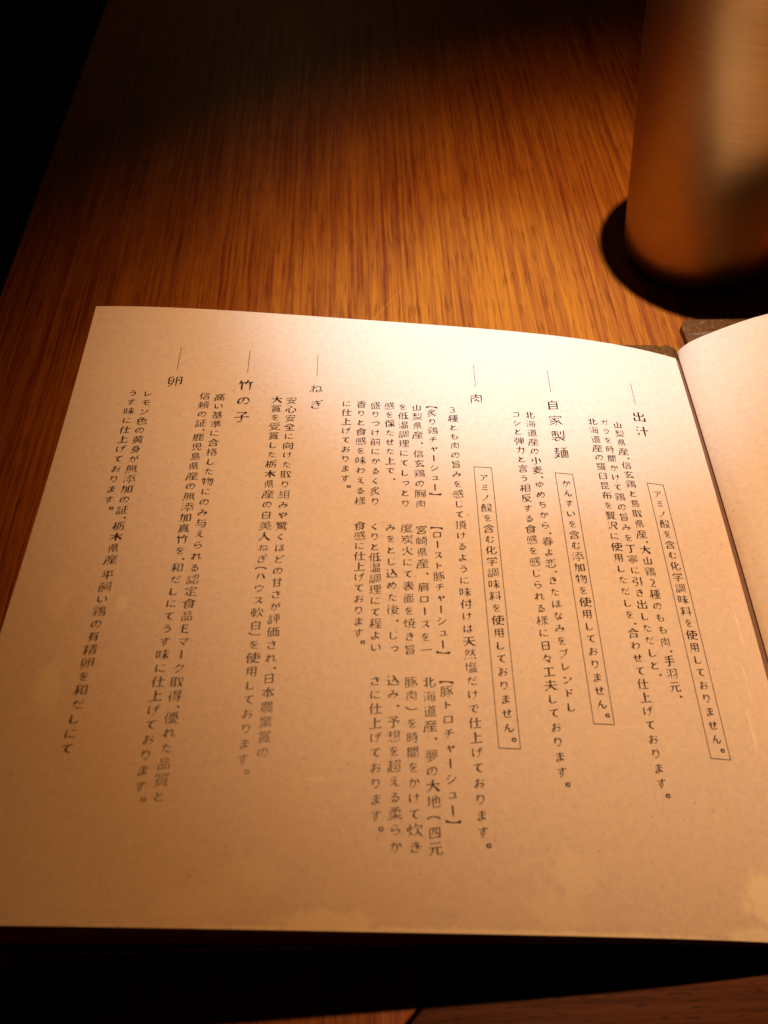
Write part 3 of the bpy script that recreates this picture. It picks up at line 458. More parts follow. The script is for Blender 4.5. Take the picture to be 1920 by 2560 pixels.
'臼': [[85,81,58,81],[14,16,85,16],[85,49,58,49],[14,49,40,49],[85,9,85,81],[43,89,41,89,16,80,14,77,14,8]],
'色': [[84,11,89,15,91,22],[23,13,30,10,80,10,84,11],[81,40,21,40],[21,72,20,68,20,20,23,13],[36,91,33,85,21,72],[10,62,14,65,80,64,82,62,82,36],[34,84,61,83,63,82,62,79,50,60,50,40]],
'表': [[73,33,68,26,77,18],[77,18,89,13],[28,11,55,18],[82,68,18,68],[14,83,85,83],[89,54,10,54],[63,32,65,30,70,32,86,42],[63,32,58,39,49,58,49,91],[8,29,11,29,30,37],[28,11,29,14,29,32,43,52]],
'製': [[28,25,28,10],[69,22,82,30,85,30],[84,50,73,49],[84,50,85,53,85,91],[49,49,43,50],[66,61,66,86],[49,85,16,86],[52,74,8,74],[90,38,8,38],[31,91,31,49],[43,35,39,31,26,25,11,21,6,22],[17,92,15,86,11,80],[52,38,50,43,49,62,48,64,14,64,13,62,13,51],[53,16,25,8],[87,10,79,12,57,29,52,38]],
'言': [[23,32,76,32,77,30,77,12],[23,32,23,12],[53,80,54,82,57,82],[23,12,77,12],[23,62,76,62],[23,48,76,48],[9,78,91,78],[44,93,49,88,53,80]],
'証': [[69,52,89,52],[20,89,21,84,20,79],[12,34,33,34],[12,12,33,12,33,34],[50,11,50,62],[33,49,11,49],[33,62,12,62],[69,11,69,85],[36,76,7,76],[89,85,47,85],[43,11,91,11],[12,34,12,8]],
'評': [[21,89,23,84],[33,36,12,36],[33,36,33,14,12,14],[8,76,37,76],[33,62,12,62],[33,49,12,49],[91,43,44,43],[68,8,68,86],[48,86,89,86],[12,9,12,36],[83,52,82,56,87,74],[53,54,54,57,50,73]],
'認': [[20,89,23,84],[57,10,56,15,56,36],[57,10,72,8,78,9,81,12],[42,17,47,35],[81,12,82,19],[90,22,91,15],[11,14,33,14],[33,14,33,36],[36,76,8,76],[45,66,51,79],[33,62,11,62],[33,49,11,49],[88,88,49,88],[11,9,11,35,33,36],[90,22,83,36],[71,31,64,43],[88,88,87,68,85,57,82,54,74,54],[48,50,57,58,63,69,67,78,68,88]],
'調': [[88,87,89,13,87,9,79,8],[31,36,11,36],[31,36,31,14],[76,23,76,40,58,40],[76,23,58,23],[31,62,11,62],[8,76,34,76],[31,49,11,49],[80,54,56,54],[68,55,68,78],[58,70,77,70],[23,83,19,91],[11,9,11,36],[58,40,57,18],[88,87,47,87,46,41,42,20,37,9,37,6],[11,14,28,14,37,12]],
'豚': [[30,9,23,8,18,11],[60,66,62,60,59,55],[60,66,57,71],[33,62,31,62,31,65],[62,77,58,75],[63,10,58,8,54,8,50,10],[12,65,31,65],[30,88,13,88],[30,88,31,65],[89,86,41,86],[77,57,83,35,91,19],[33,62,32,58,32,30,30,9],[9,5,8,9,12,32,12,46,13,88],[63,10,67,16,68,24,67,50,69,54],[32,21,42,22,65,40],[89,68,78,58,50,49,42,45,27,41,12,41],[33,62,37,65,45,66,52,70,64,80,66,85]],
'賞': [[28,83,30,85,32,85],[72,60,70,59,29,59,27,62,28,70],[72,60,73,68,71,71,28,70],[22,30,79,30],[75,89,71,82],[22,40,79,40],[49,82,49,91],[66,13,63,16,63,19],[13,81,12,71],[39,14,14,8,10,9],[87,71,87,80,85,82,15,82,13,81],[78,20,76,19,23,20,22,22,23,49],[92,8,86,8,74,11,58,13],[23,49,78,49,79,47,79,23,78,20],[28,83,26,89,21,92]],
'質': [[33,77,33,66],[77,47,22,47],[22,35,77,35],[75,77,75,66],[16,78,45,78],[56,78,90,78],[39,16,34,16,11,8],[22,57,23,23,76,23],[64,16,87,8],[86,91,83,91,57,88],[16,88,41,91,44,91],[76,23,77,25,77,56,76,58,25,58,22,57],[57,88,55,73,52,67],[10,64,15,75,16,88]],
'贅': [[64,17,59,14],[85,55,92,55],[20,63,23,72],[33,13,35,17,35,19],[22,29,76,29],[40,56,33,55,29,56],[40,56,42,64],[22,40,76,40],[56,57,54,56,52,58],[12,81,45,81],[46,89,11,89],[62,84,91,83],[28,73,28,89],[85,55,75,61],[69,63,62,74],[56,57,74,67],[7,9,13,8,39,14],[76,20,23,20,23,49],[64,17,66,14,72,12,89,8,94,8],[56,76,60,81,64,91],[23,49,75,49,76,47,76,20],[62,74,59,76,46,72,8,72],[9,54,26,64,42,64],[75,61,74,64,83,83]],
'超': [[55,26,56,49,86,49,85,26,55,26],[84,62,76,61,71,64],[28,41,43,41],[9,61,43,61,50,59,56,63],[52,88,87,88,88,83,87,68,84,62],[42,80,11,80],[27,17,26,91],[12,26,16,25,30,14,38,12,52,10,89,11],[7,10,11,25,13,47],[66,88,64,76,61,69,56,63]],
'身': [[74,44,79,46,88,56,90,56],[25,68,73,68],[25,52,73,52],[46,82,47,89,50,92],[71,10,55,8],[72,36,59,37,12,37],[25,37,26,82,72,82,73,16,71,10],[63,36,55,27,44,21,19,11,10,8]],
'軟': [[55,16,49,10,46,10],[89,73,59,74],[42,39,42,67],[45,82,9,82],[42,54,11,54],[8,25,46,25],[27,91,27,8],[11,67,11,39],[11,67,42,67],[42,39,11,39],[52,57,58,73,62,91],[55,16,60,24,68,38],[70,59,69,44,81,22,89,11],[87,50,86,53,89,73]],
'農': [[33,30,33,12,31,9],[82,24,83,31],[58,20,54,25,52,31],[31,9,50,13],[18,52,87,52],[80,43,29,43],[82,74,18,74],[91,31,17,31],[38,64,39,91],[60,64,60,91],[81,63,82,66,82,83,80,86,20,86,18,84,17,65,19,63,81,63],[10,10,15,24,18,52],[93,10,88,9,79,10,70,13,58,20],[85,24,76,22,68,18]],
'込': [[22,22,22,52,20,53,8,53],[23,78,14,88],[22,22,14,17,9,13],[91,12,47,12,35,15,22,22],[50,89,59,77,74,43,88,27,90,23],[37,28,50,44,59,67]],
'道': [[41,51,81,51],[48,88,49,85,49,79],[48,88,45,92],[81,38,41,38],[61,78,58,66],[22,56,9,56],[58,66,81,64,81,24,42,24,42,64,44,65,58,66],[21,76,14,85],[90,79,34,79],[78,92,76,89,72,80],[91,12,83,10,47,10,36,13,25,19,20,19],[22,56,22,24,9,10]],
'酸': [[74,22,76,16,85,11],[60,60,56,55],[40,14,9,14],[85,11,89,9,91,10],[79,28,84,37,84,41],[9,31,40,31],[84,75,66,73,56,74],[18,48,14,42,9,42],[62,42,84,41],[40,45,30,46],[30,46,29,48,30,88],[19,88,19,54,18,48],[8,88,41,88],[69,19,68,23,59,36],[89,52,78,64],[88,71,78,87],[56,74,66,91],[9,8,9,68,11,70,39,70,40,69,41,10],[53,32,58,36,66,49],[46,10,52,9,62,14,79,28]],
'間': [[87,74,57,74],[13,74,41,74],[64,31,34,31],[13,88,13,8],[87,60,58,60,57,87,59,88,85,88,87,86,86,12,83,9,76,8,72,8,68,11],[13,60,39,60,41,62,40,88,13,88],[34,12,34,45,35,46,64,46,64,19,62,16,34,16]],
'面': [[35,48,63,48],[63,31,35,31],[45,66,48,84],[35,13,35,66],[63,65,63,13],[14,13,85,13],[10,85,89,85],[14,65,14,8],[85,8,84,65,14,65]],
'頂': [[65,72,67,87],[87,41,47,41],[87,56,47,56],[22,13,11,11],[22,13,23,18,23,85],[36,9,41,10,56,17],[91,87,45,87],[8,85,35,85],[86,26,48,27,48,71,87,71,87,29,86,26],[73,17,77,17,92,8]],
'頼': [[87,56,54,56],[54,41,87,41],[33,35,29,37,25,37],[41,46,42,65],[68,72,70,87],[43,81,9,81],[42,65,12,65,10,63,10,46,41,46],[54,56,54,69,55,71,87,71,87,26,55,26,54,56],[91,87,50,87],[25,8,25,91],[91,8,81,15,77,17],[41,25,33,35],[43,9,47,8,60,16,64,17],[6,12,7,17,19,33,25,37]],
'食': [[25,36,73,37],[25,11,32,11,50,15],[25,51,73,51],[86,66,89,65,93,66],[51,66,49,72,45,76],[25,67,25,11],[67,22,80,31],[75,28,77,31,74,41,74,69],[77,12,62,22,50,27,47,27],[8,64,12,64,21,67,30,65,71,65,74,69],[86,66,67,76,50,89],[25,67,27,70,33,76,50,89]],
'飼': [[40,50,14,50],[14,36,39,36],[26,72,28,65],[13,12,36,20],[88,86,88,12,86,9],[88,86,50,87],[86,9,74,8],[74,72,50,72],[39,36,40,63],[52,24,52,55,53,57,72,56,72,34,70,32,52,32],[43,76,28,89,27,91],[10,75,27,91],[41,13,34,27],[10,8,14,18,14,63,40,63]],
'香': [[33,57,39,64,41,68],[24,26,76,26],[24,10,76,10],[67,56,61,62,58,68],[24,40,24,10],[49,50,50,86],[76,10,75,40,24,40],[89,69,10,69],[88,44,76,51,67,56],[8,43,11,43,23,50,33,57],[80,89,77,90,42,85,19,84]],
'驚': [[83,84,81,77],[79,64,89,60,95,61],[79,64,75,67,76,71],[33,63,33,69,31,71,15,70],[51,12,49,16],[62,63,56,61,51,62],[39,88,39,92],[20,87,17,80],[68,14,70,10,72,7,80,7,83,8],[46,77,46,68,44,60],[78,43,22,43],[22,34,78,34],[80,52,22,52],[8,88,50,88],[91,85,62,85],[60,80,64,91],[49,25,50,52],[70,67,69,70,60,80],[12,75,16,63,28,62,37,59,44,60],[86,23,85,13,83,8],[81,77,70,67,62,63],[86,23,84,24,23,24,21,26,22,52],[6,8,10,8,16,14],[60,80,49,77,21,78,4,72]],
'高': [[74,56,26,56,25,58,25,69],[74,56,75,68,73,70,27,70,25,69],[32,17,64,17,66,19,66,31,65,33,34,33,32,32],[32,17,32,32],[50,82,49,90],[84,9,76,8],[84,9,86,15,85,44,15,45,13,43,13,8],[89,82,9,82]],
'鳥': [[83,10,78,7,71,7,67,10],[22,72,76,72],[22,47,91,47],[22,59,75,59],[46,86,48,92],[50,21,51,14],[64,26,69,17],[33,12,32,23],[75,59,76,62,76,82,75,84,24,85,22,84],[22,84,22,35,85,35,87,33,87,26,85,14,83,10],[11,10,16,23]],
'鶏': [[71,25,73,17],[21,22,27,26,33,20],[90,36,90,24,87,9],[85,72,55,72],[10,74,12,63],[82,23,79,29],[87,9,84,7,77,7],[55,49,92,49],[68,84,70,91],[26,67,23,78],[47,89,40,90,9,85],[62,13,62,25],[44,35,8,35],[10,50,42,50],[55,60,85,60,85,83,57,83,55,82,54,39,56,37,90,36],[48,11,52,26],[21,22,15,13,9,9],[21,22,25,29,26,58],[47,79,44,77,39,64]],
'鹿': [[53,84,51,91],[31,30,50,30],[64,10,68,9,87,10,90,12,91,16,89,21],[30,10,50,12],[63,49,63,83],[39,83,39,49],[64,10,62,15,62,39],[16,49,85,49,87,50,87,65,86,67,16,67],[16,83,14,31,9,12,9,8],[30,10,31,39],[16,83,89,83],[63,27,76,30,83,34,90,34]],
'麦': [[80,70,19,70],[13,84,86,84],[49,91,49,56],[90,56,9,56],[56,18,56,23,70,34,72,40,37,41,34,43],[11,8,33,13,46,20],[94,11,85,9,62,15,43,24,29,39],[39,54,36,47,28,39,11,31,8,31]],
'麺': [[69,66,72,86],[76,48,64,48],[64,30,76,30],[15,41,21,45,37,45],[8,58,41,58],[89,12,51,12],[50,87,91,87],[77,12,77,66],[64,66,64,12],[39,72,11,72],[40,84,10,84],[89,8,89,65,87,66,74,66,53,66,51,65,51,8],[7,31,19,48,25,63,25,91],[36,14,30,22,19,31],[37,45,35,35,21,16,10,9,5,10]],
'黄': [[20,53,22,54,78,53,80,51,79,26],[49,26,49,66],[79,39,20,39],[16,83,83,83],[20,53,19,27,21,26,79,26],[90,67,9,67],[66,67,66,91],[34,67,34,91],[61,16,66,16,86,9,90,9],[8,9,15,9,34,15,41,16]],
'（': [[91,6,83,15,79,23,75,33,72,47,73,58,76,70,80,80,87,91]],
'）': [[8,6,17,17,22,26,24,33,26,46,24,66,19,79,12,91]],
}
# (text, u polynomial, v polynomial, cell position of every character)
COLUMNS = [
('レモン色の黄身が無添加の証、栃木県産 平飼い鶏の有精卵を和だしにて', [-0.0008, -17.3996], [-0.00039, 1.00806, 11.85001], [0.0, 1.0, 2.0, 3.0, 4.0, 5.0, 6.0, 7.0, 8.0, 9.0, 10.0, 11.0, 12.0, 12.75, 13.5, 14.5, 15.5, 16.5, 17.5, 17.85, 18.85, 19.85, 20.85, 21.85, 22.85, 23.85, 24.85, 25.85, 26.85, 27.85, 28.85, 29.85, 30.85]),
('うす味に仕上げております。', [0.0039, -18.6131], [1.01288, 11.82017], [0.0, 1.0, 2.0, 3.0, 4.0, 5.0, 6.0, 7.0, 8.0, 9.0, 10.0, 11.0, 12.0]),
('高い基準に合格した物にのみ与えられる認定食品Eマーク取得、優れた品質と', [-0.0003, -11.4201], [0.0002, 0.99168, 11.92422], [0.0, 1.0, 2.0, 3.0, 4.0, 5.0, 6.0, 7.0, 8.0, 9.0, 10.0, 11.0, 12.0, 13.0, 14.0, 15.0, 16.0, 17.0, 18.0, 19.0, 20.0, 21.0, 22.0, 23.0, 24.0, 25.0, 26.0, 27.0, 27.75, 28.5, 29.5, 30.5, 31.5, 32.5, 33.5]),
('信頼の証、鹿児島県産の無添加真竹を、和だしにてうす味に仕上げております。', [0.0008, -12.6526], [-0.00024, 1.00635, 11.86544], [0.0, 1.0, 2.0, 3.0, 3.75, 4.5, 5.5, 6.5, 7.5, 8.5, 9.5, 10.5, 11.5, 12.5, 13.5, 14.5, 15.5, 16.25, 17.0, 18.0, 19.0, 20.0, 21.0, 22.0, 23.0, 24.0, 25.0, 26.0, 27.0, 28.0, 29.0, 30.0, 31.0, 32.0, 33.0, 34.0]),
('安心安全に向けた取り組みや驚くほどの甘さが評価され、日本農業賞の', [-0.0023, -5.4007], [0.00043, 0.98847, 11.84299], [0.0, 1.0, 2.0, 3.0, 4.0, 5.0, 6.0, 7.0, 8.0, 9.0, 10.0, 11.0, 12.0, 13.0, 14.0, 15.0, 16.0, 17.0, 18.0, 19.0, 20.0, 21.0, 22.0, 23.0, 24.0, 24.75, 25.5, 26.5, 27.5, 28.5, 29.5, 30.5]),
('大賞を受賞した栃木県産の白美人ねぎ（ハウス軟白）を使用しております。', [-0.0009, -6.6424], [0.00024, 0.99439, 11.84726], [0.0, 1.0, 2.0, 3.0, 4.0, 5.0, 6.0, 7.0, 8.0, 9.0, 10.0, 11.0, 12.0, 13.0, 14.0, 15.0, 16.0, 16.75, 17.5, 18.5, 19.5, 20.5, 21.5, 22.25, 23.0, 24.0, 25.0, 26.0, 27.0, 28.0, 29.0, 30.0, 31.0, 32.0]),
('3種とも肉の旨みを感じて頂けるように味付けは天然塩だけで仕上げております。', [-0.0006, 8.3434], [0.00011, 0.99907, 11.80941], [0.0, 1.0, 2.0, 3.0, 4.0, 5.0, 6.0, 7.0, 8.0, 9.0, 10.0, 11.0, 12.0, 13.0, 14.0, 15.0, 16.0, 17.0, 18.0, 19.0, 20.0, 21.0, 22.0, 23.0, 24.0, 25.0, 26.0, 27.0, 28.0, 29.0, 30.0, 31.0, 32.0, 33.0, 34.0, 35.0, 36.0]),
('【炙り鶏チャーシュー】', [-0.0094, 6.5677], [0.99969, 11.30792], [0.38, 1, 2, 3, 4, 5, 6, 7, 8, 9, 9.62]),
('山梨県産、信玄鶏の胸肉', [0.001, 5.2651], [1.02063, 11.80104], [0.0, 1.0, 2.0, 3.0, 4.0, 5.0, 6.0, 7.0, 8.0, 9.0, 10.0]),
('を低温調理にてしっとり', [-0.0001, 4.0698], [1.02054, 11.8154], [0.0, 1.0, 2.0, 3.0, 4.0, 5.0, 6.0, 7.0, 8.0, 9.0, 10.0]),
('感を保たせた上で、', [2.9065], [1.00207, 11.80137], [0.0, 1.0, 2.0, 3.0, 4.0, 5.0, 6.0, 7.0, 8.0]),
('盛りつけ前にかるく炙り', [-0.0036, 1.7205], [1.01445, 11.84253], [0.0, 1.0, 2.0, 3.0, 4.0, 5.0, 6.0, 7.0, 8.0, 9.0, 10.0]),
('香りと食感を味わえる様', [-0.0005, 0.5064], [1.02051, 11.81343], [0.0, 1.0, 2.0, 3.0, 4.0, 5.0, 6.0, 7.0, 8.0, 9.0, 10.0]),
('に仕上げております。', [0.0036, -0.7429], [1.00431, 11.83216], [0.0, 1.0, 2.0, 3.0, 4.0, 5.0, 6.0, 7.0, 8.0, 9.0]),
('【ロースト豚チャーシュー】', [6.4453], [0.9353, 23.91015], [0.38, 1, 2, 3, 4, 5, 6, 7, 8, 9, 10, 11, 11.62]),
('宮崎県産、肩ロースを一', [5.2506], [1.01977, 24.47143], [0.0, 1.0, 2.0, 3.0, 4.0, 5.0, 6.0, 7.0, 8.0, 9.0, 10.0]),
('度炭火にて表面を焼き旨', [-0.001, 4.1191], [1.03163, 24.39077], [0.0, 1.0, 2.0, 3.0, 4.0, 5.0, 6.0, 7.0, 8.0, 9.0, 10.0]),
('みをとじ込めた後、じっ', [0.0093, 2.8552], [1.02444, 24.41961], [0.0, 1.0, 2.0, 3.0, 4.0, 5.0, 6.0, 7.0, 8.0, 9.0, 10.0]),
('くりと低温調理にて程よい', [0.0057, 1.6343], [0.93208, 24.38805], [0.0, 1.0, 2.0, 3.0, 4.0, 5.0, 6.0, 7.0, 8.0, 9.0, 10.0, 11.0]),
('食感に仕上げております。', [-0.0012, 0.4957], [0.91922, 24.39255], [0.0, 1.0, 2.0, 3.0, 4.0, 5.0, 6.0, 7.0, 8.0, 9.0, 10.0, 11.0]),
('【豚トロチャーシュー】', [-0.0049, 6.5418], [0.99907, 36.6981], [0.38, 1, 2, 3, 4, 5, 6, 7, 8, 9, 9.62]),
('北海道産、夢の大地（四元', [-0.0029, 5.3289], [-0.00585, 1.05188, 37.10216], [0.0, 1.0, 2.0, 3.0, 4.0, 5.0, 6.0, 7.0, 8.0, 9.0, 10.0, 11.0]),
('豚肉）を時間をかけて炊き', [-0.0034, 4.1068], [0.97991, 37.13713], [0.0, 1.0, 2.0, 3.0, 4.0, 5.0, 6.0, 7.0, 8.0, 9.0, 10.0, 11.0]),
('込み、予想を超える柔らか', [-0.0013, 2.8718], [0.98668, 37.06456], [0.0, 1.0, 2.0, 3.0, 4.0, 5.0, 6.0, 7.0, 8.0, 9.0, 10.0, 11.0]),
('さに仕上げております。', [0.0023, 1.655], [0.99632, 37.16632], [0.0, 1.0, 2.0, 3.0, 4.0, 5.0, 6.0, 7.0, 8.0, 9.0, 10.0]),
('北海道産の小麦、ゆめちから、春よ恋、きたほなみをブレンドし', [0.0003, 15.1414], [-0.00012, 1.00797, 11.7908], [0.0, 1.0, 2.0, 3.0, 4.0, 5.0, 6.0, 6.75, 7.5, 8.5, 9.5, 10.5, 11.5, 12.25, 13.0, 14.0, 15.0, 15.75, 16.5, 17.5, 18.5, 19.5, 20.5, 21.5, 22.5, 23.5, 24.5, 25.5, 26.5]),
('コシと弾力と言う相反する食感を感じられる様に日々工夫しております。', [-0.0006, 13.9152], [0.00019, 0.99854, 11.81192], [0.0, 1.0, 2.0, 3.0, 4.0, 5.0, 6.0, 7.0, 8.0, 9.0, 10.0, 11.0, 12.0, 13.0, 14.0, 15.0, 16.0, 17.0, 18.0, 19.0, 20.0, 21.0, 22.0, 23.0, 24.0, 25.0, 26.0, 27.0, 28.0, 29.0, 30.0, 31.0, 32.0]),
('かんすいを含む添加物を使用しておりません。', [-0.0017, 17.424], [-0.00026, 1.00927, 19.0114], [0.0, 1.0, 2.0, 3.0, 4.0, 5.0, 6.0, 7.0, 8.0, 9.0, 10.0, 11.0, 12.0, 13.0, 14.0, 15.0, 16.0, 17.0, 18.0, 19.0, 20.0]),
('アミノ酸を含む化学調味料を使用しておりません。', [0.0019, 10.5447], [0.00035, 0.99779, 19.0076], [0.0, 1.0, 2.0, 3.0, 4.0, 5.0, 6.0, 7.0, 8.0, 9.0, 10.0, 11.0, 12.0, 13.0, 14.0, 15.0, 16.0, 17.0, 18.0, 19.0, 20.0, 21.0, 22.0]),
('アミノ酸を含む化学調味料を使用しておりません。', [0.006, 25.4418], [-0.00027, 1.00215, 19.06085], [0.0, 1.0, 2.0, 3.0, 4.0, 5.0, 6.0, 7.0, 8.0, 9.0, 10.0, 11.0, 12.0, 13.0, 14.0, 15.0, 16.0, 17.0, 18.0, 19.0, 20.0, 21.0, 22.0]),
('山梨県産、信玄鶏と鳥取県産、大山鶏2種のもも肉、手羽元、', [0.0025, 23.1409], [-5e-05, 1.00062, 11.88164], [0.0, 1.0, 2.0, 3.0, 3.75, 4.5, 5.5, 6.5, 7.5, 8.5, 9.5, 10.5, 11.5, 12.25, 13.0, 14.0, 15.0, 16.0, 17.0, 18.0, 19.0, 20.0, 21.0, 21.75, 22.5, 23.5, 24.5, 25.25]),
('ガラを時間かけて鶏の旨みを丁寧に引き出しただしと、', [0.0011, 21.9199], [-0.00061, 1.01679, 11.77449], [0.0, 1.0, 2.0, 3.0, 4.0, 5.0, 6.0, 7.0, 8.0, 9.0, 10.0, 11.0, 12.0, 13.0, 14.0, 15.0, 16.0, 17.0, 18.0, 19.0, 20.0, 21.0, 22.0, 23.0, 23.75]),
('北海道産の羅臼昆布を贅沢に使用しただしを、合わせて仕上げております。', [-0.0021, 20.7972], [-5e-05, 1.0019, 11.84512], [0.0, 1.0, 2.0, 3.0, 4.0, 5.0, 6.0, 7.0, 8.0, 9.0, 10.0, 11.0, 12.0, 13.0, 14.0, 15.0, 16.0, 17.0, 18.0, 19.0, 19.75, 20.5, 21.5, 22.5, 23.5, 24.5, 25.5, 26.5, 27.5, 28.5, 29.5, 30.5, 31.5, 32.5]),
]
HEADINGS = [
('出汁', [25.401, 6.324, 25.407, 8.942], [[25.451, 10.485], [25.427, 12.208]]),
('自家製麺', [17.417, 6.175, 17.407, 8.827], [[17.41, 10.341], [17.424, 12.122], [17.454, 13.898], [17.441, 15.758]]),
('肉', [10.577, 6.193, 10.575, 8.828], [[10.539, 10.304]]),
('ねぎ', [-3.392, 6.185, -3.392, 8.871], [[-3.396, 10.31], [-3.293, 12.114]]),
('竹の子', [-9.368, 6.221, -9.361, 8.897], [[-9.386, 10.373], [-9.4, 12.151], [-9.415, 13.963]]),
('卵', [-15.336, 6.282, -15.352, 8.926], [[-15.355, 10.33]]),
]
FRAMES = [
[[16.638, 17.979], [18.135, 17.993], [16.609, 39.528], [18.093, 39.518]],
[[9.8, 17.939], [11.271, 17.935], [9.807, 41.52], [11.271, 41.531]],
[[24.706, 18.022], [26.184, 18.008], [24.811, 41.391], [26.333, 41.376]],
]

# ------------------------------------------------------------------ materials
WOOD = wood_mat('oak_main', 'Y', (0.45, 0.150, 0.013), (0.19, 0.034, 0.0072), (0.07, 0.016, 0.005),
                scratches=((-.1215, .0470, -.1035, .0730, .0003, .55), (-.1900, .0860, -.1630, .0970, .0003, .35)))
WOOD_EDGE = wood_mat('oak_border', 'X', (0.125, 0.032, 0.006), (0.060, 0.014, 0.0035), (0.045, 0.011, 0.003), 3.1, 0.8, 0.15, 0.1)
WOOD_LEG = wood_mat('oak_leg', 'X', (0.34, 0.10, 0.028), (0.22, 0.055, 0.016), (0.035, 0.010, 0.004), 5.1)
FLOOR = flat_mat('dark_floor', (0.02, 0.014, 0.010), 0.7)
CLOTH = cloth_mat('brown_book_cloth')
GUTTER_SHADE = flat_mat('gutter_shade_brown', (0.17, 0.065, 0.035), 0.6)  # brown that paints the shade down between the pages
INK = flat_mat('dark_brown_ink', (0.024, 0.007, 0.005), 0.30, 0.5)
METAL = metal_mat('brushed_copper_steel')

# ------------------------------------------------------------------ floor and table
floor = link('floor', [(-3, -3, -0.72), (3, -3, -0.72), (3, 3, -0.72), (-3, 3, -0.72)], [(0, 1, 2, 3)], FLOOR)
floor['kind'] = 'structure'

table = thing('dining_table', 'oak dining table with a mitred border board and vertical grain under the menu and cup', 'table')
TX0, TX1, TY0, TY1 = -0.2938, 0.42, -0.3959, 0.62
JX, JY = -0.045, -0.1471        # inner corner of the mitre (y = x - 0.1021)
g = 0.0004
main = [(TX0, TY1), (TX0, TX0 - 0.1021 + g), (JX - g, JY + g), (TX1, JY + g), (TX1, TY1)]
link_bm('tabletop_board', prism(main, -0.032, 0.0, 0.0006), WOOD, table)
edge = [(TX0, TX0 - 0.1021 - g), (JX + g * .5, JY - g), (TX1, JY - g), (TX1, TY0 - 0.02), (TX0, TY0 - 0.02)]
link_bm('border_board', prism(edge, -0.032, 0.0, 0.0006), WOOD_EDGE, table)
for (lx, ly) in ((TX0 + .07, TY0 + .05), (TX1 - .07, TY0 + .05), (TX0 + .07, TY1 - .07), (TX1 - .07, TY1 - .07)):
    q = [(lx - .03, ly - .03), (lx + .03, ly - .03), (lx + .03, ly + .03), (lx - .03, ly + .03)]
    link_bm('leg', prism(q, -0.72, -0.0322), WOOD_LEG, table)

# ------------------------------------------------------------------ the sheet surface of the left page
A0 = Vector((-122.5233, 7.8872, 43.4077)); UB = Vector((3.95909, -0.08966, -0.56352))
VB = Vector((-0.10003, -3.99819, -0.06666)); NB = Vector((-0.56177, 0.08007, -3.95955))
U_LEFT, U_SPINE, V_TOP, V_BOT = -23.6437, 31.2918, 1.3149, 52.6062
PN = (-NB).normalized()
def page_h(u, v):
    return (1e-3 * .0252 * u * u + 1e-5 * .0616 * u ** 3 + 1e-6 * 2.123 * u ** 4 - 1e-3 * .5286 * (v - 9) ** 2
            - 1e-3 * .3048 * u * (v - 9) + 1e-5 * 3.9315 * u * (v - 9) ** 2)
def page(u, v, lift=0.0):
    return (A0 + u * UB + v * VB + page_h(u, v) * NB + lift * PN) * MM

def sheet(name, fn, us, vs, thick, m, parent, label=None, uvfn=None):
    """a sheet with real thickness; fn(u, v) gives its upper face"""
    nu, nv = len(us), len(vs)
    top = [fn(u, v) for v in vs for u in us]
    verts = list(top)
    idx = lambda i, j: j * nu + i
    nrm = []
    for j in range(nv):
        for i in range(nu):
            a = top[idx(min(i + 1, nu - 1), j)] - top[idx(max(i - 1, 0), j)]
            b = top[idx(i, max(j - 1, 0))] - top[idx(i, min(j + 1, nv - 1))]
            n = a.cross(b)
            n = n.normalized() if n.length > 0 else Vector((0, 0, 1))
            if n.z < 0: n = -n
            nrm.append(n)
    verts += [p - n * thick for p, n in zip(top, nrm)]
    o_ = nu * nv
    F = []
    for j in range(nv - 1):
        for i in range(nu - 1):
            F.append((idx(i, j), idx(i, j + 1), idx(i + 1, j + 1), idx(i + 1, j)))
            F.append((o_ + idx(i, j), o_ + idx(i + 1, j), o_ + idx(i + 1, j + 1), o_ + idx(i, j + 1)))
    for i in range(nu - 1):
        F.append((idx(i, 0), idx(i + 1, 0), o_ + idx(i + 1, 0), o_ + idx(i, 0)))
        F.append((idx(i + 1, nv - 1), idx(i, nv - 1), o_ + idx(i, nv - 1), o_ + idx(i + 1, nv - 1)))
    for j in range(nv - 1):
        F.append((idx(0, j + 1), idx(0, j), o_ + idx(0, j), o_ + idx(0, j + 1)))
        F.append((idx(nu - 1, j), idx(nu - 1, j + 1), o_ + idx(nu - 1, j + 1), o_ + idx(nu - 1, j)))
    ob = link(name, verts, F, m, parent, True, label)
    me = ob.data
    try: me.set_sharp_from_angle(angle=math.radians(40))
    except Exception: pass
    uvl = me.uv_layers.new(name='paper')
    co = [(us[i] * 4 * MM, vs[j] * 4 * MM) for j in range(nv) for i in range(nu)]
    co = co + co
    for l in me.loops: uvl.data[l.index].uv = co[l.vertex_index]
    return ob
def lin(a, b, n): return [a + (b - a) * i / (n - 1) for i in range(n)]

menu = thing('open_menu_book', 'open menu book with printed Japanese text on its raised left page, on the table', 'menu')

# scuffs given in page metres (u*4mm, v*4mm)
def S(px_u, px_v, ru, rv, k): return (px_u * .004, px_v * .004, ru * .001, rv * .001, k)
LEFT_SCUFFS = [S(27.2, 50.2, 11, 8, .95), S(25.6, 52.4, 10, 3, .8), S(13.9, 49.2, 7, 6, .34), S(12.5, 51.2, 9, 5, .28),
               S(6, 52.75, 95, 1.9, .95), S(-1, 52.2, 12, 3.2, .7), S(-5.8, 49.8, 9, 5, .22), S(-8.5, 51.4, 10, 5, .24),
               S(-19.6, 38.5, 4, 10, .42), S(-20.4, 31.5, 4, 9, .26), S(-16.0, 31.9, 2.2, 3, .45),
               S(-2.1, 44.0, 3.0, .7, .5), S(-8.2, 44.0, .8, .4, .8), S(29.9, 31, .45, 9, .55), S(29.3, 35, .45, 8, .5), S(28.7, 39, .5, 8, .6)]
PAPER = paper_mat('kraft_printed_paper', LEFT_SCUFFS)
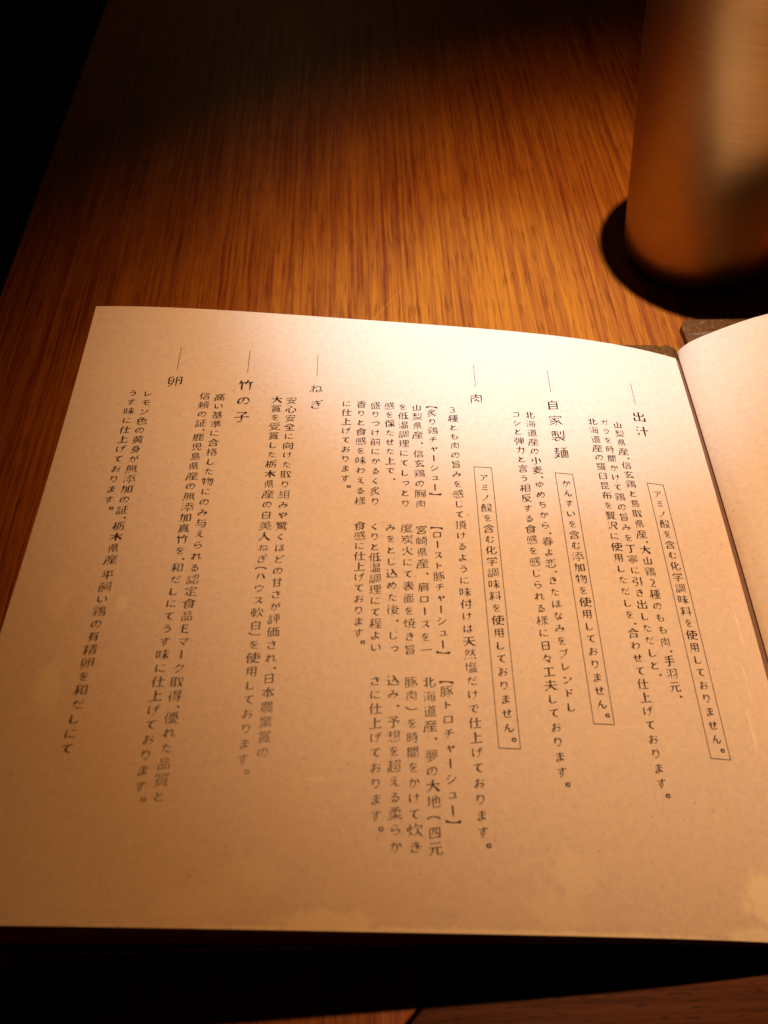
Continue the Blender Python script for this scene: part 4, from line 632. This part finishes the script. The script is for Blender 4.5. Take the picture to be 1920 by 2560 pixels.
PAPER_R = paper_mat('kraft_printed_paper_facing', [S(20, 20, 9, 5, .45)])

us = lin(U_LEFT, U_SPINE, 64); vs = lin(V_TOP, V_BOT, 56)
left_page = sheet('left_page', lambda u, v: page(u, v), us, vs, 0.00016, PAPER, menu)

# ------------------------------------------------------------------ cover boards (cloth over board)
def board_z_left(x): return 0.0035 + 0.082 * max(0.0, -x)
def left_board():
    bm = bmesh.new()
    xs = [0.0086, 0.0078, 0.006, 0.0042, 0.0028, 0.0016, 0.0004, -0.001, -0.004] + [-0.02 - 0.0205 * i for i in range(11)]
    dz = {0.0086: -.0016, 0.0078: -.0005, 0.0042: .0001, 0.0028: -.0009, 0.0016: -.0010, 0.0004: -.0002}
    rows = []
    for x in xs:
        z = board_z_left(x) + dz.get(x, 0)
        ytop = 0.0228 + (-0.0012 if x > 0.008 else (-.0004 if x > .007 else 0)) + 0.012 * max(0, -x) * 0
        if x > 0.004: ytop -= (x - 0.004) * 0.55
        ybot = -0.2010
        ring = [(x, ytop, z - .0026), (x, ytop + .0003, z - .0012), (x, ytop - .0004, z - .0003), (x, ytop - .0016, z),
                (x, ybot + .0016, z), (x, ybot + .0004, z - .0003), (x, ybot, z - .0012), (x, ybot + .0003, z - .0026)]
        rows.append([bm.verts.new(p) for p in ring])
    for a, b in zip(rows[:-1], rows[1:]):
        for k in range(8):
            bm.faces.new((a[k], a[(k + 1) % 8], b[(k + 1) % 8], b[k]))
    bm.faces.new(rows[0]); bm.faces.new(rows[-1][::-1])
    bmesh.ops.recalc_face_normals(bm, faces=bm.faces)
    return bm
link_bm('front_cover', left_board(), CLOTH, menu, 'brown cloth cover board under the left page', True)

def right_board():
    x0, y1, x1, y0 = 0.0143, 0.0370, 0.235, -0.188
    out = [(x0, y0), (x1, y0), (x1, y1 - .012), (x0 + .0030, y1), (x0 + .0007, y1 - .0007), (x0 - .0010, y1 - .0035), (x0 - .0008, y1 - .010)]
    bm = prism(out, 0.0004, 0.0034, 0.0007)
    return bm
link_bm('back_cover', right_board(), CLOTH, menu, 'brown cloth cover board under the right page')
# turned-in cloth edge of the right cover board
tr = bmesh.new()
n_ = 30; rings = []
for i in range(n_):
    t = i / (n_ - 1); x = 0.0165 + t * 0.21; y = 0.0282 - t * 0.010 + .0003 * math.sin(i * 1.7)
    hgt = .0009 * min(1, t * 12 + .15) * (1 + .2 * math.sin(i * 2.3))
    rings.append([tr.verts.new((x, y - .0013, .00335)), tr.verts.new((x, y - .0004, .0034 + hgt)), tr.verts.new((x, y + .0008, .0034 + hgt * .9)), tr.verts.new((x, y + .0022, .00335))])
for a, b in zip(rings[:-1], rings[1:]):
    for k in range(3): tr.faces.new((a[k], b[k], b[k + 1], a[k + 1]))
link_bm('cloth_turn_in', tr, CLOTH, menu, 'raised gold-lit fold of cloth along the right cover board', True)

# ------------------------------------------------------------------ right page, inner leaves and gutter strip
def spine_pt(v): return page(U_SPINE, v)
PROF = [(0, -0.7), (0.25, 0.2), (0.8, 1.3), (1.6, 2.2), (3.4, 4.3), (7, 6.7), (11.5, 9.0), (17, 11.9), (22.8, 14.4), (29.5, 16.7), (45, 20), (70, 22), (110, 21), (160, 16), (222, 8)]
def prof(x):
    for (a, za), (b, zb) in zip(PROF[:-1], PROF[1:]):
        if x <= b:
            t = (x - a) / (b - a); return za + (zb - za) * t
    return PROF[-1][1]
def prof_s(x):      # smoothed
    if x < 2: return prof(x)
    w = min(6.0, (x - 2) * .45); return sum(prof(max(0, x + w * k / 3)) for k in (-3, -2, -1, 0, 1, 2, 3)) / 7
def right_fn(sc=1.0, dx=0.0, dz=0.0, top=0.0):
    def f(u, v):
        s = spine_pt(v); X = u * 4
        grow = (v - V_TOP) / (V_BOT - V_TOP)
        p = s + Vector((1.0 + .9 * grow + dx + X, 2.4 - top, 1.6 + prof_s(X) * sc + dz)) * MM
        return p
    return f
us_r = [0, .12, .3, .5, .8, 1.15, 1.6, 2.2, 3, 4, 5, 6.2, 7.8, 10, 13, 17, 22, 28, 35, 42, 48, 54]
sheet('right_page', right_fn(), us_r, lin(V_TOP, V_BOT, 40), 0.00016, PAPER_R, menu)
# leaves underneath, each a little short of the one above
for k, t in enumerate((.93, .72, .30)):
    def f(u, v, t=t):
        p = page(u, v); b = board_z_left(p.x) + .0003
        s = 1 - max(0, (u - 20) / 11.3) * .06
        return Vector((p.x, p.y - .0008, b + (p.z - b) * t * s))
    sheet('inner_leaf', f, lin(U_LEFT + .3, U_SPINE - .15, 26), lin(V_TOP + .15, V_BOT - .4, 20), .0001, PAPER_R, menu)
for k, t in enumerate((.9, .6)):
    sheet('inner_leaf', right_fn(t, .3, -1.2 - k * 1.5, 1.0), us_r, lin(V_TOP + .2, V_BOT - .3, 20), .0001, PAPER_R, menu)
# strip in the gutter; its brown colour stands for the shade of the gap
vsb = lin(V_TOP + .12, V_BOT - .2, 30)
def shade_strip(u, v):
    s = spine_pt(v); return s + Vector((-1.4 + u * 4, -.4, -.35 + .45 * max(0, u - .4))) * MM
sheet('gutter_shade_strip', shade_strip, [0, .2, .4, .6, .8, 1.0, 1.2], vsb, .0004, GUTTER_SHADE, menu, 'reddish brown strip coloured as the shade in the gutter between the pages')

# ------------------------------------------------------------------ printed text
KANA = set('いうえおかがきぎくけげさしじすせただちっつてでとどなにねのはほまみむめもやゆよらりるれわをんアウガクコシスチトドノハブマミモャュラレロン')
NARROW = set('県日旨白自肉間品四臼口用時旨甘山身有面力児員昆鳥島')
WIDE = set('無美産人木天大夫受後度食質添炊使炭')
STROKES = {}
def brush(pts, W):
    """one stroke (polyline in em units) -> vertices and quads of a swelling, tapering pen line"""
    P = [tuple(p) for p in pts]
    a, b = P[0], P[-1]
    dx, dy = b[0] - a[0], b[1] - a[1]
    closed = math.hypot(dx, dy) < .03 and len(P) > 3
    if not closed:
        if abs(dx) > abs(dy) * 1.3:
            if dx < 0: P = P[::-1]
        elif dy > 0: P = P[::-1]
    for _ in range(2):
        Q = [P[0]]
        for i in range(1, len(P) - 1):
            u = (P[i][0] - P[i-1][0], P[i][1] - P[i-1][1]); v = (P[i+1][0] - P[i][0], P[i+1][1] - P[i][1])
            lu, lv = math.hypot(*u) + 1e-9, math.hypot(*v) + 1e-9
            if (u[0] * v[0] + u[1] * v[1]) / lu / lv > .45:
                Q.append((P[i][0] - u[0] * .25, P[i][1] - u[1] * .25)); Q.append((P[i][0] + v[0] * .25, P[i][1] + v[1] * .25))
            else: Q.append(P[i])
        Q.append(P[-1]); P = Q
    seg = [math.hypot(P[i+1][0] - P[i][0], P[i+1][1] - P[i][1]) for i in range(len(P) - 1)]
    cum = [0]
    for x in seg: cum.append(cum[-1] + x)
    L = cum[-1]
    if L < 1e-6: return [], []
    ts = sorted(set([c / L for c in cum] + [0, .05, .14, .8, .9, .96, 1]))
    tt = [ts[0]]
    for t in ts[1:]:
        if t - tt[-1] > .015: tt.append(t)
    tt[-1] = 1.0
    def at(t):
        d = t * L
        for i in range(len(seg)):
            if d <= cum[i+1] + 1e-9 or i == len(seg) - 1:
                k = (d - cum[i]) / max(seg[i], 1e-9)
                return (P[i][0] + (P[i+1][0] - P[i][0]) * k, P[i][1] + (P[i+1][1] - P[i][1]) * k)
    R = [at(t) for t in tt]
    e0 = at(.82); ex, ey = R[-1][0] - e0[0], R[-1][1] - e0[1]; el = math.hypot(ex, ey) + 1e-9; ex /= el; ey /= el
    V = []; F = []; n = len(R)
    for i, (t, (x, y)) in enumerate(zip(tt, R)):
        j0, j1 = max(0, i - 1), min(n - 1, i + 1)
        tx, ty = R[j1][0] - R[j0][0], R[j1][1] - R[j0][1]; l = math.hypot(tx, ty) + 1e-9; tx /= l; ty /= l
        base = .48 + .64 * abs(ty)
        if L < .16: k = .55 + .75 * t if t < .8 else 1.15 - (t - .8) * 2.2
        else:
            k = 1.0
            if t < .14: k = 1.45 - .45 * (t / .14) if t > .02 else .9
            if not closed:
                e = max(0.0, (t - .8) / .2); f = max(0.0, (t - .4) / .6)
                if ex < -.3 and ey < -.25: k *= 1 - .82 * f                    # falling left: a long taper
                elif ex > .3 and ey < -.3: k *= (1 + .75 * f) if t < .88 else (1.6 - 1.35 * (t - .88) / .12)
                elif ey > .3: k *= 1 - .85 * e
                elif abs(ex) > .8: k *= 1 + 1.2 * e
                elif ey < -.8 and L > .5: k *= 1 - .55 * e
        w = W * base * k * .5
        nx, ny = -ty, tx
        V.append((x + nx * w, y + ny * w)); V.append((x - nx * w, y - ny * w))
    for i in range(n - 1): F.append((2 * i, 2 * i + 1, 2 * i + 3, 2 * i + 2))
    return V, F
def glyph(ch):
    """vertices (cell-centred em units, x right, y up) and faces of one character as set in a vertical line"""
    if ch in STROKES: return STROKES[ch]
    V = []; F = []
    if ch in '【】':
        s = 1 if ch == '【' else -1
        n = 12; pts = []
        for i in range(n + 1):
            t = i / n; x = (t - .5) * 1.06
            inner = .13 - .26 * (1 - abs(2 * t - 1) ** 2.2) ** 1.0 * -.0
            d = .17 * math.sin(math.pi * t) ** .8 if 0 < t < 1 else 0
            pts.append(((x, .12 * s), (x, (-.12 + d) * s)))
        for a, b in pts: V += [a, b]
        for i in range(n): F.append((2 * i, 2 * i + 1, 2 * i + 3, 2 * i + 2))
        STROKES[ch] = (V, F); return STROKES[ch]
    data = GLYPHS[ch]
    W = .108 if len(data) < 5 else (.095 if len(data) < 9 else (.078 if len(data) < 13 else .064))
    for st in data:
        pts = [(st[i] / 99, st[i + 1] / 99 - .12) for i in range(0, len(st), 2)]
        if ch in 'ー（）': # these turn upright marks in vertical setting
            pts = [((y - .38) + .5, -(x - .5) + .38) for x, y in pts]
        v, f = brush(pts, W)
        o = len(V); V += v; F += [tuple(i + o for i in t) for t in f]
    sx = sy = 1.0
    if ch in KANA: sx, sy = .90, .82
    elif ch in NARROW: sx, sy = .90, .92
    elif ch in WIDE: sx, sy = 1.16, .98
    else: sx, sy = 1.05, .97
    tilt = .16 if ch not in '。ー（）E23' else 0.0
    out = []
    for x, y in V:
        X, Y = x - .5, y - .38
        Y += tilt * X
        X, Y = X * sx, Y * sy
        if ch in '、。': X += .66; Y += .50
        if ch in 'ャュっ': X += .06; Y += .07
        if ch == '（': Y += .26
        if ch == '）': Y -= .26
        out.append((X, Y))
    STROKES[ch] = (out, F)
    return STROKES[ch]
LIFT = .10
def set_text(name, placed, parent=left_page, label=None):
    """placed: list of (char, u, v, em) on the left page"""
    V = []; F = []
    for ch, u, v, em in placed:
        gv, gf = glyph(ch); o = len(V)
        V += [page(u + x * em, v - y * em, LIFT) for x, y in gv]
        F += [tuple(i + o for i in t) for t in gf]
    return link(name, V, F, INK, parent, False, label)
def poly(c, i):
    r = 0.0
    for k in c: r = r * i + k
    return r
EM = .93
for text, pu, pv, cells in COLUMNS:
    placed = [(ch, poly(pu, i), poly(pv, i) + (.12 if ch == '、' and i % 1 > .1 else 0), EM) for ch, i in zip(text, cells) if ch != ' ']
    set_text('printed_line', placed)
def rule(name, a, b, w, n=14):
    """thin straight printed rule between two page points"""
    du, dv = b[0] - a[0], b[1] - a[1]; l = math.hypot(du, dv); nu_, nv_ = -dv / l * w / 2, du / l * w / 2
    V = []; F = []
    for i in range(n):
        t = i / (n - 1); u, v = a[0] + du * t, a[1] + dv * t
        V += [page(u + nu_, v + nv_, LIFT), page(u - nu_, v - nv_, LIFT)]
    for i in range(n - 1): F.append((2 * i, 2 * i + 1, 2 * i + 3, 2 * i + 2))
    return V, F
for text, r, cs in HEADINGS:
    set_text('printed_heading', [(ch, u, v, 1.36) for ch, (u, v) in zip(text, cs)])
    V, F = rule('rule', r[:2], r[2:], .045)
    link('heading_rule', V, F, INK, left_page)
for q in FRAMES:
    V = []; F = []
    for a, b in ((0, 1), (1, 3), (3, 2), (2, 0)):
        v, f = rule('r', q[a], q[b], .05, 30); o = len(V)
        V += v; F += [tuple(i + o for i in t) for t in f]
    link('printed_frame', V, F, INK, left_page)

# ------------------------------------------------------------------ metal cup
cup = thing('metal_cup', 'tapered brushed copper-coloured metal cup standing behind the menu', 'cup', (0.0338, 0.086, 0))
def lathe(profile, seg=96):
    V = []; F = []
    for r, z in profile:
        for k in range(seg):
            a = 2 * math.pi * k / seg; V.append((r * math.cos(a), r * math.sin(a), z))
    for i in range(len(profile) - 1):
        for k in range(seg):
            F.append((i * seg + k, i * seg + (k + 1) % seg, (i + 1) * seg + (k + 1) % seg, (i + 1) * seg + k))
    return V, F
Hc, r0, k_ = .131, .0336, .100
prof_c = [(.0, .0006), (r0 - .006, .0006), (r0 - .003, .0001), (r0 - .0012, .0006), (r0 - .0003, .0022), (r0 + k_ * .005, .005)]
prof_c += [(r0 + k_ * z, z) for z in (.02, .04, .06, .08, .10, .12, Hc - .001)]
prof_c += [(r0 + k_ * Hc + .0002, Hc), (r0 + k_ * Hc - .0006, Hc + .0006), (r0 + k_ * Hc - .0014, Hc)]
prof_c += [(r0 + k_ * z - .0014, z) for z in (.12, .08, .04, .006)] + [(.0, .003)]
V, F = lathe(prof_c)
cb = link('cup_body', V, F, METAL, cup, True)
uvl = cb.data.uv_layers.new(name='wrap')
seg = 96
for p in cb.data.polygons:
    ks = [v % seg for v in p.vertices]; wrapf = (max(ks) - min(ks)) > seg / 2
    for li in p.loop_indices:
        vi = cb.data.loops[li].vertex_index; k = vi % seg
        kk = k + seg if (wrapf and k < seg / 2) else k
        uvl.data[li].uv = (kk / seg * .24, cb.data.vertices[vi].co.z)
try: cb.data.set_sharp_from_angle(angle=math.radians(50))
except Exception: pass
print('triangles', sum(len(o.data.polygons) * 2 for o in COL.objects if o.type == 'MESH'))
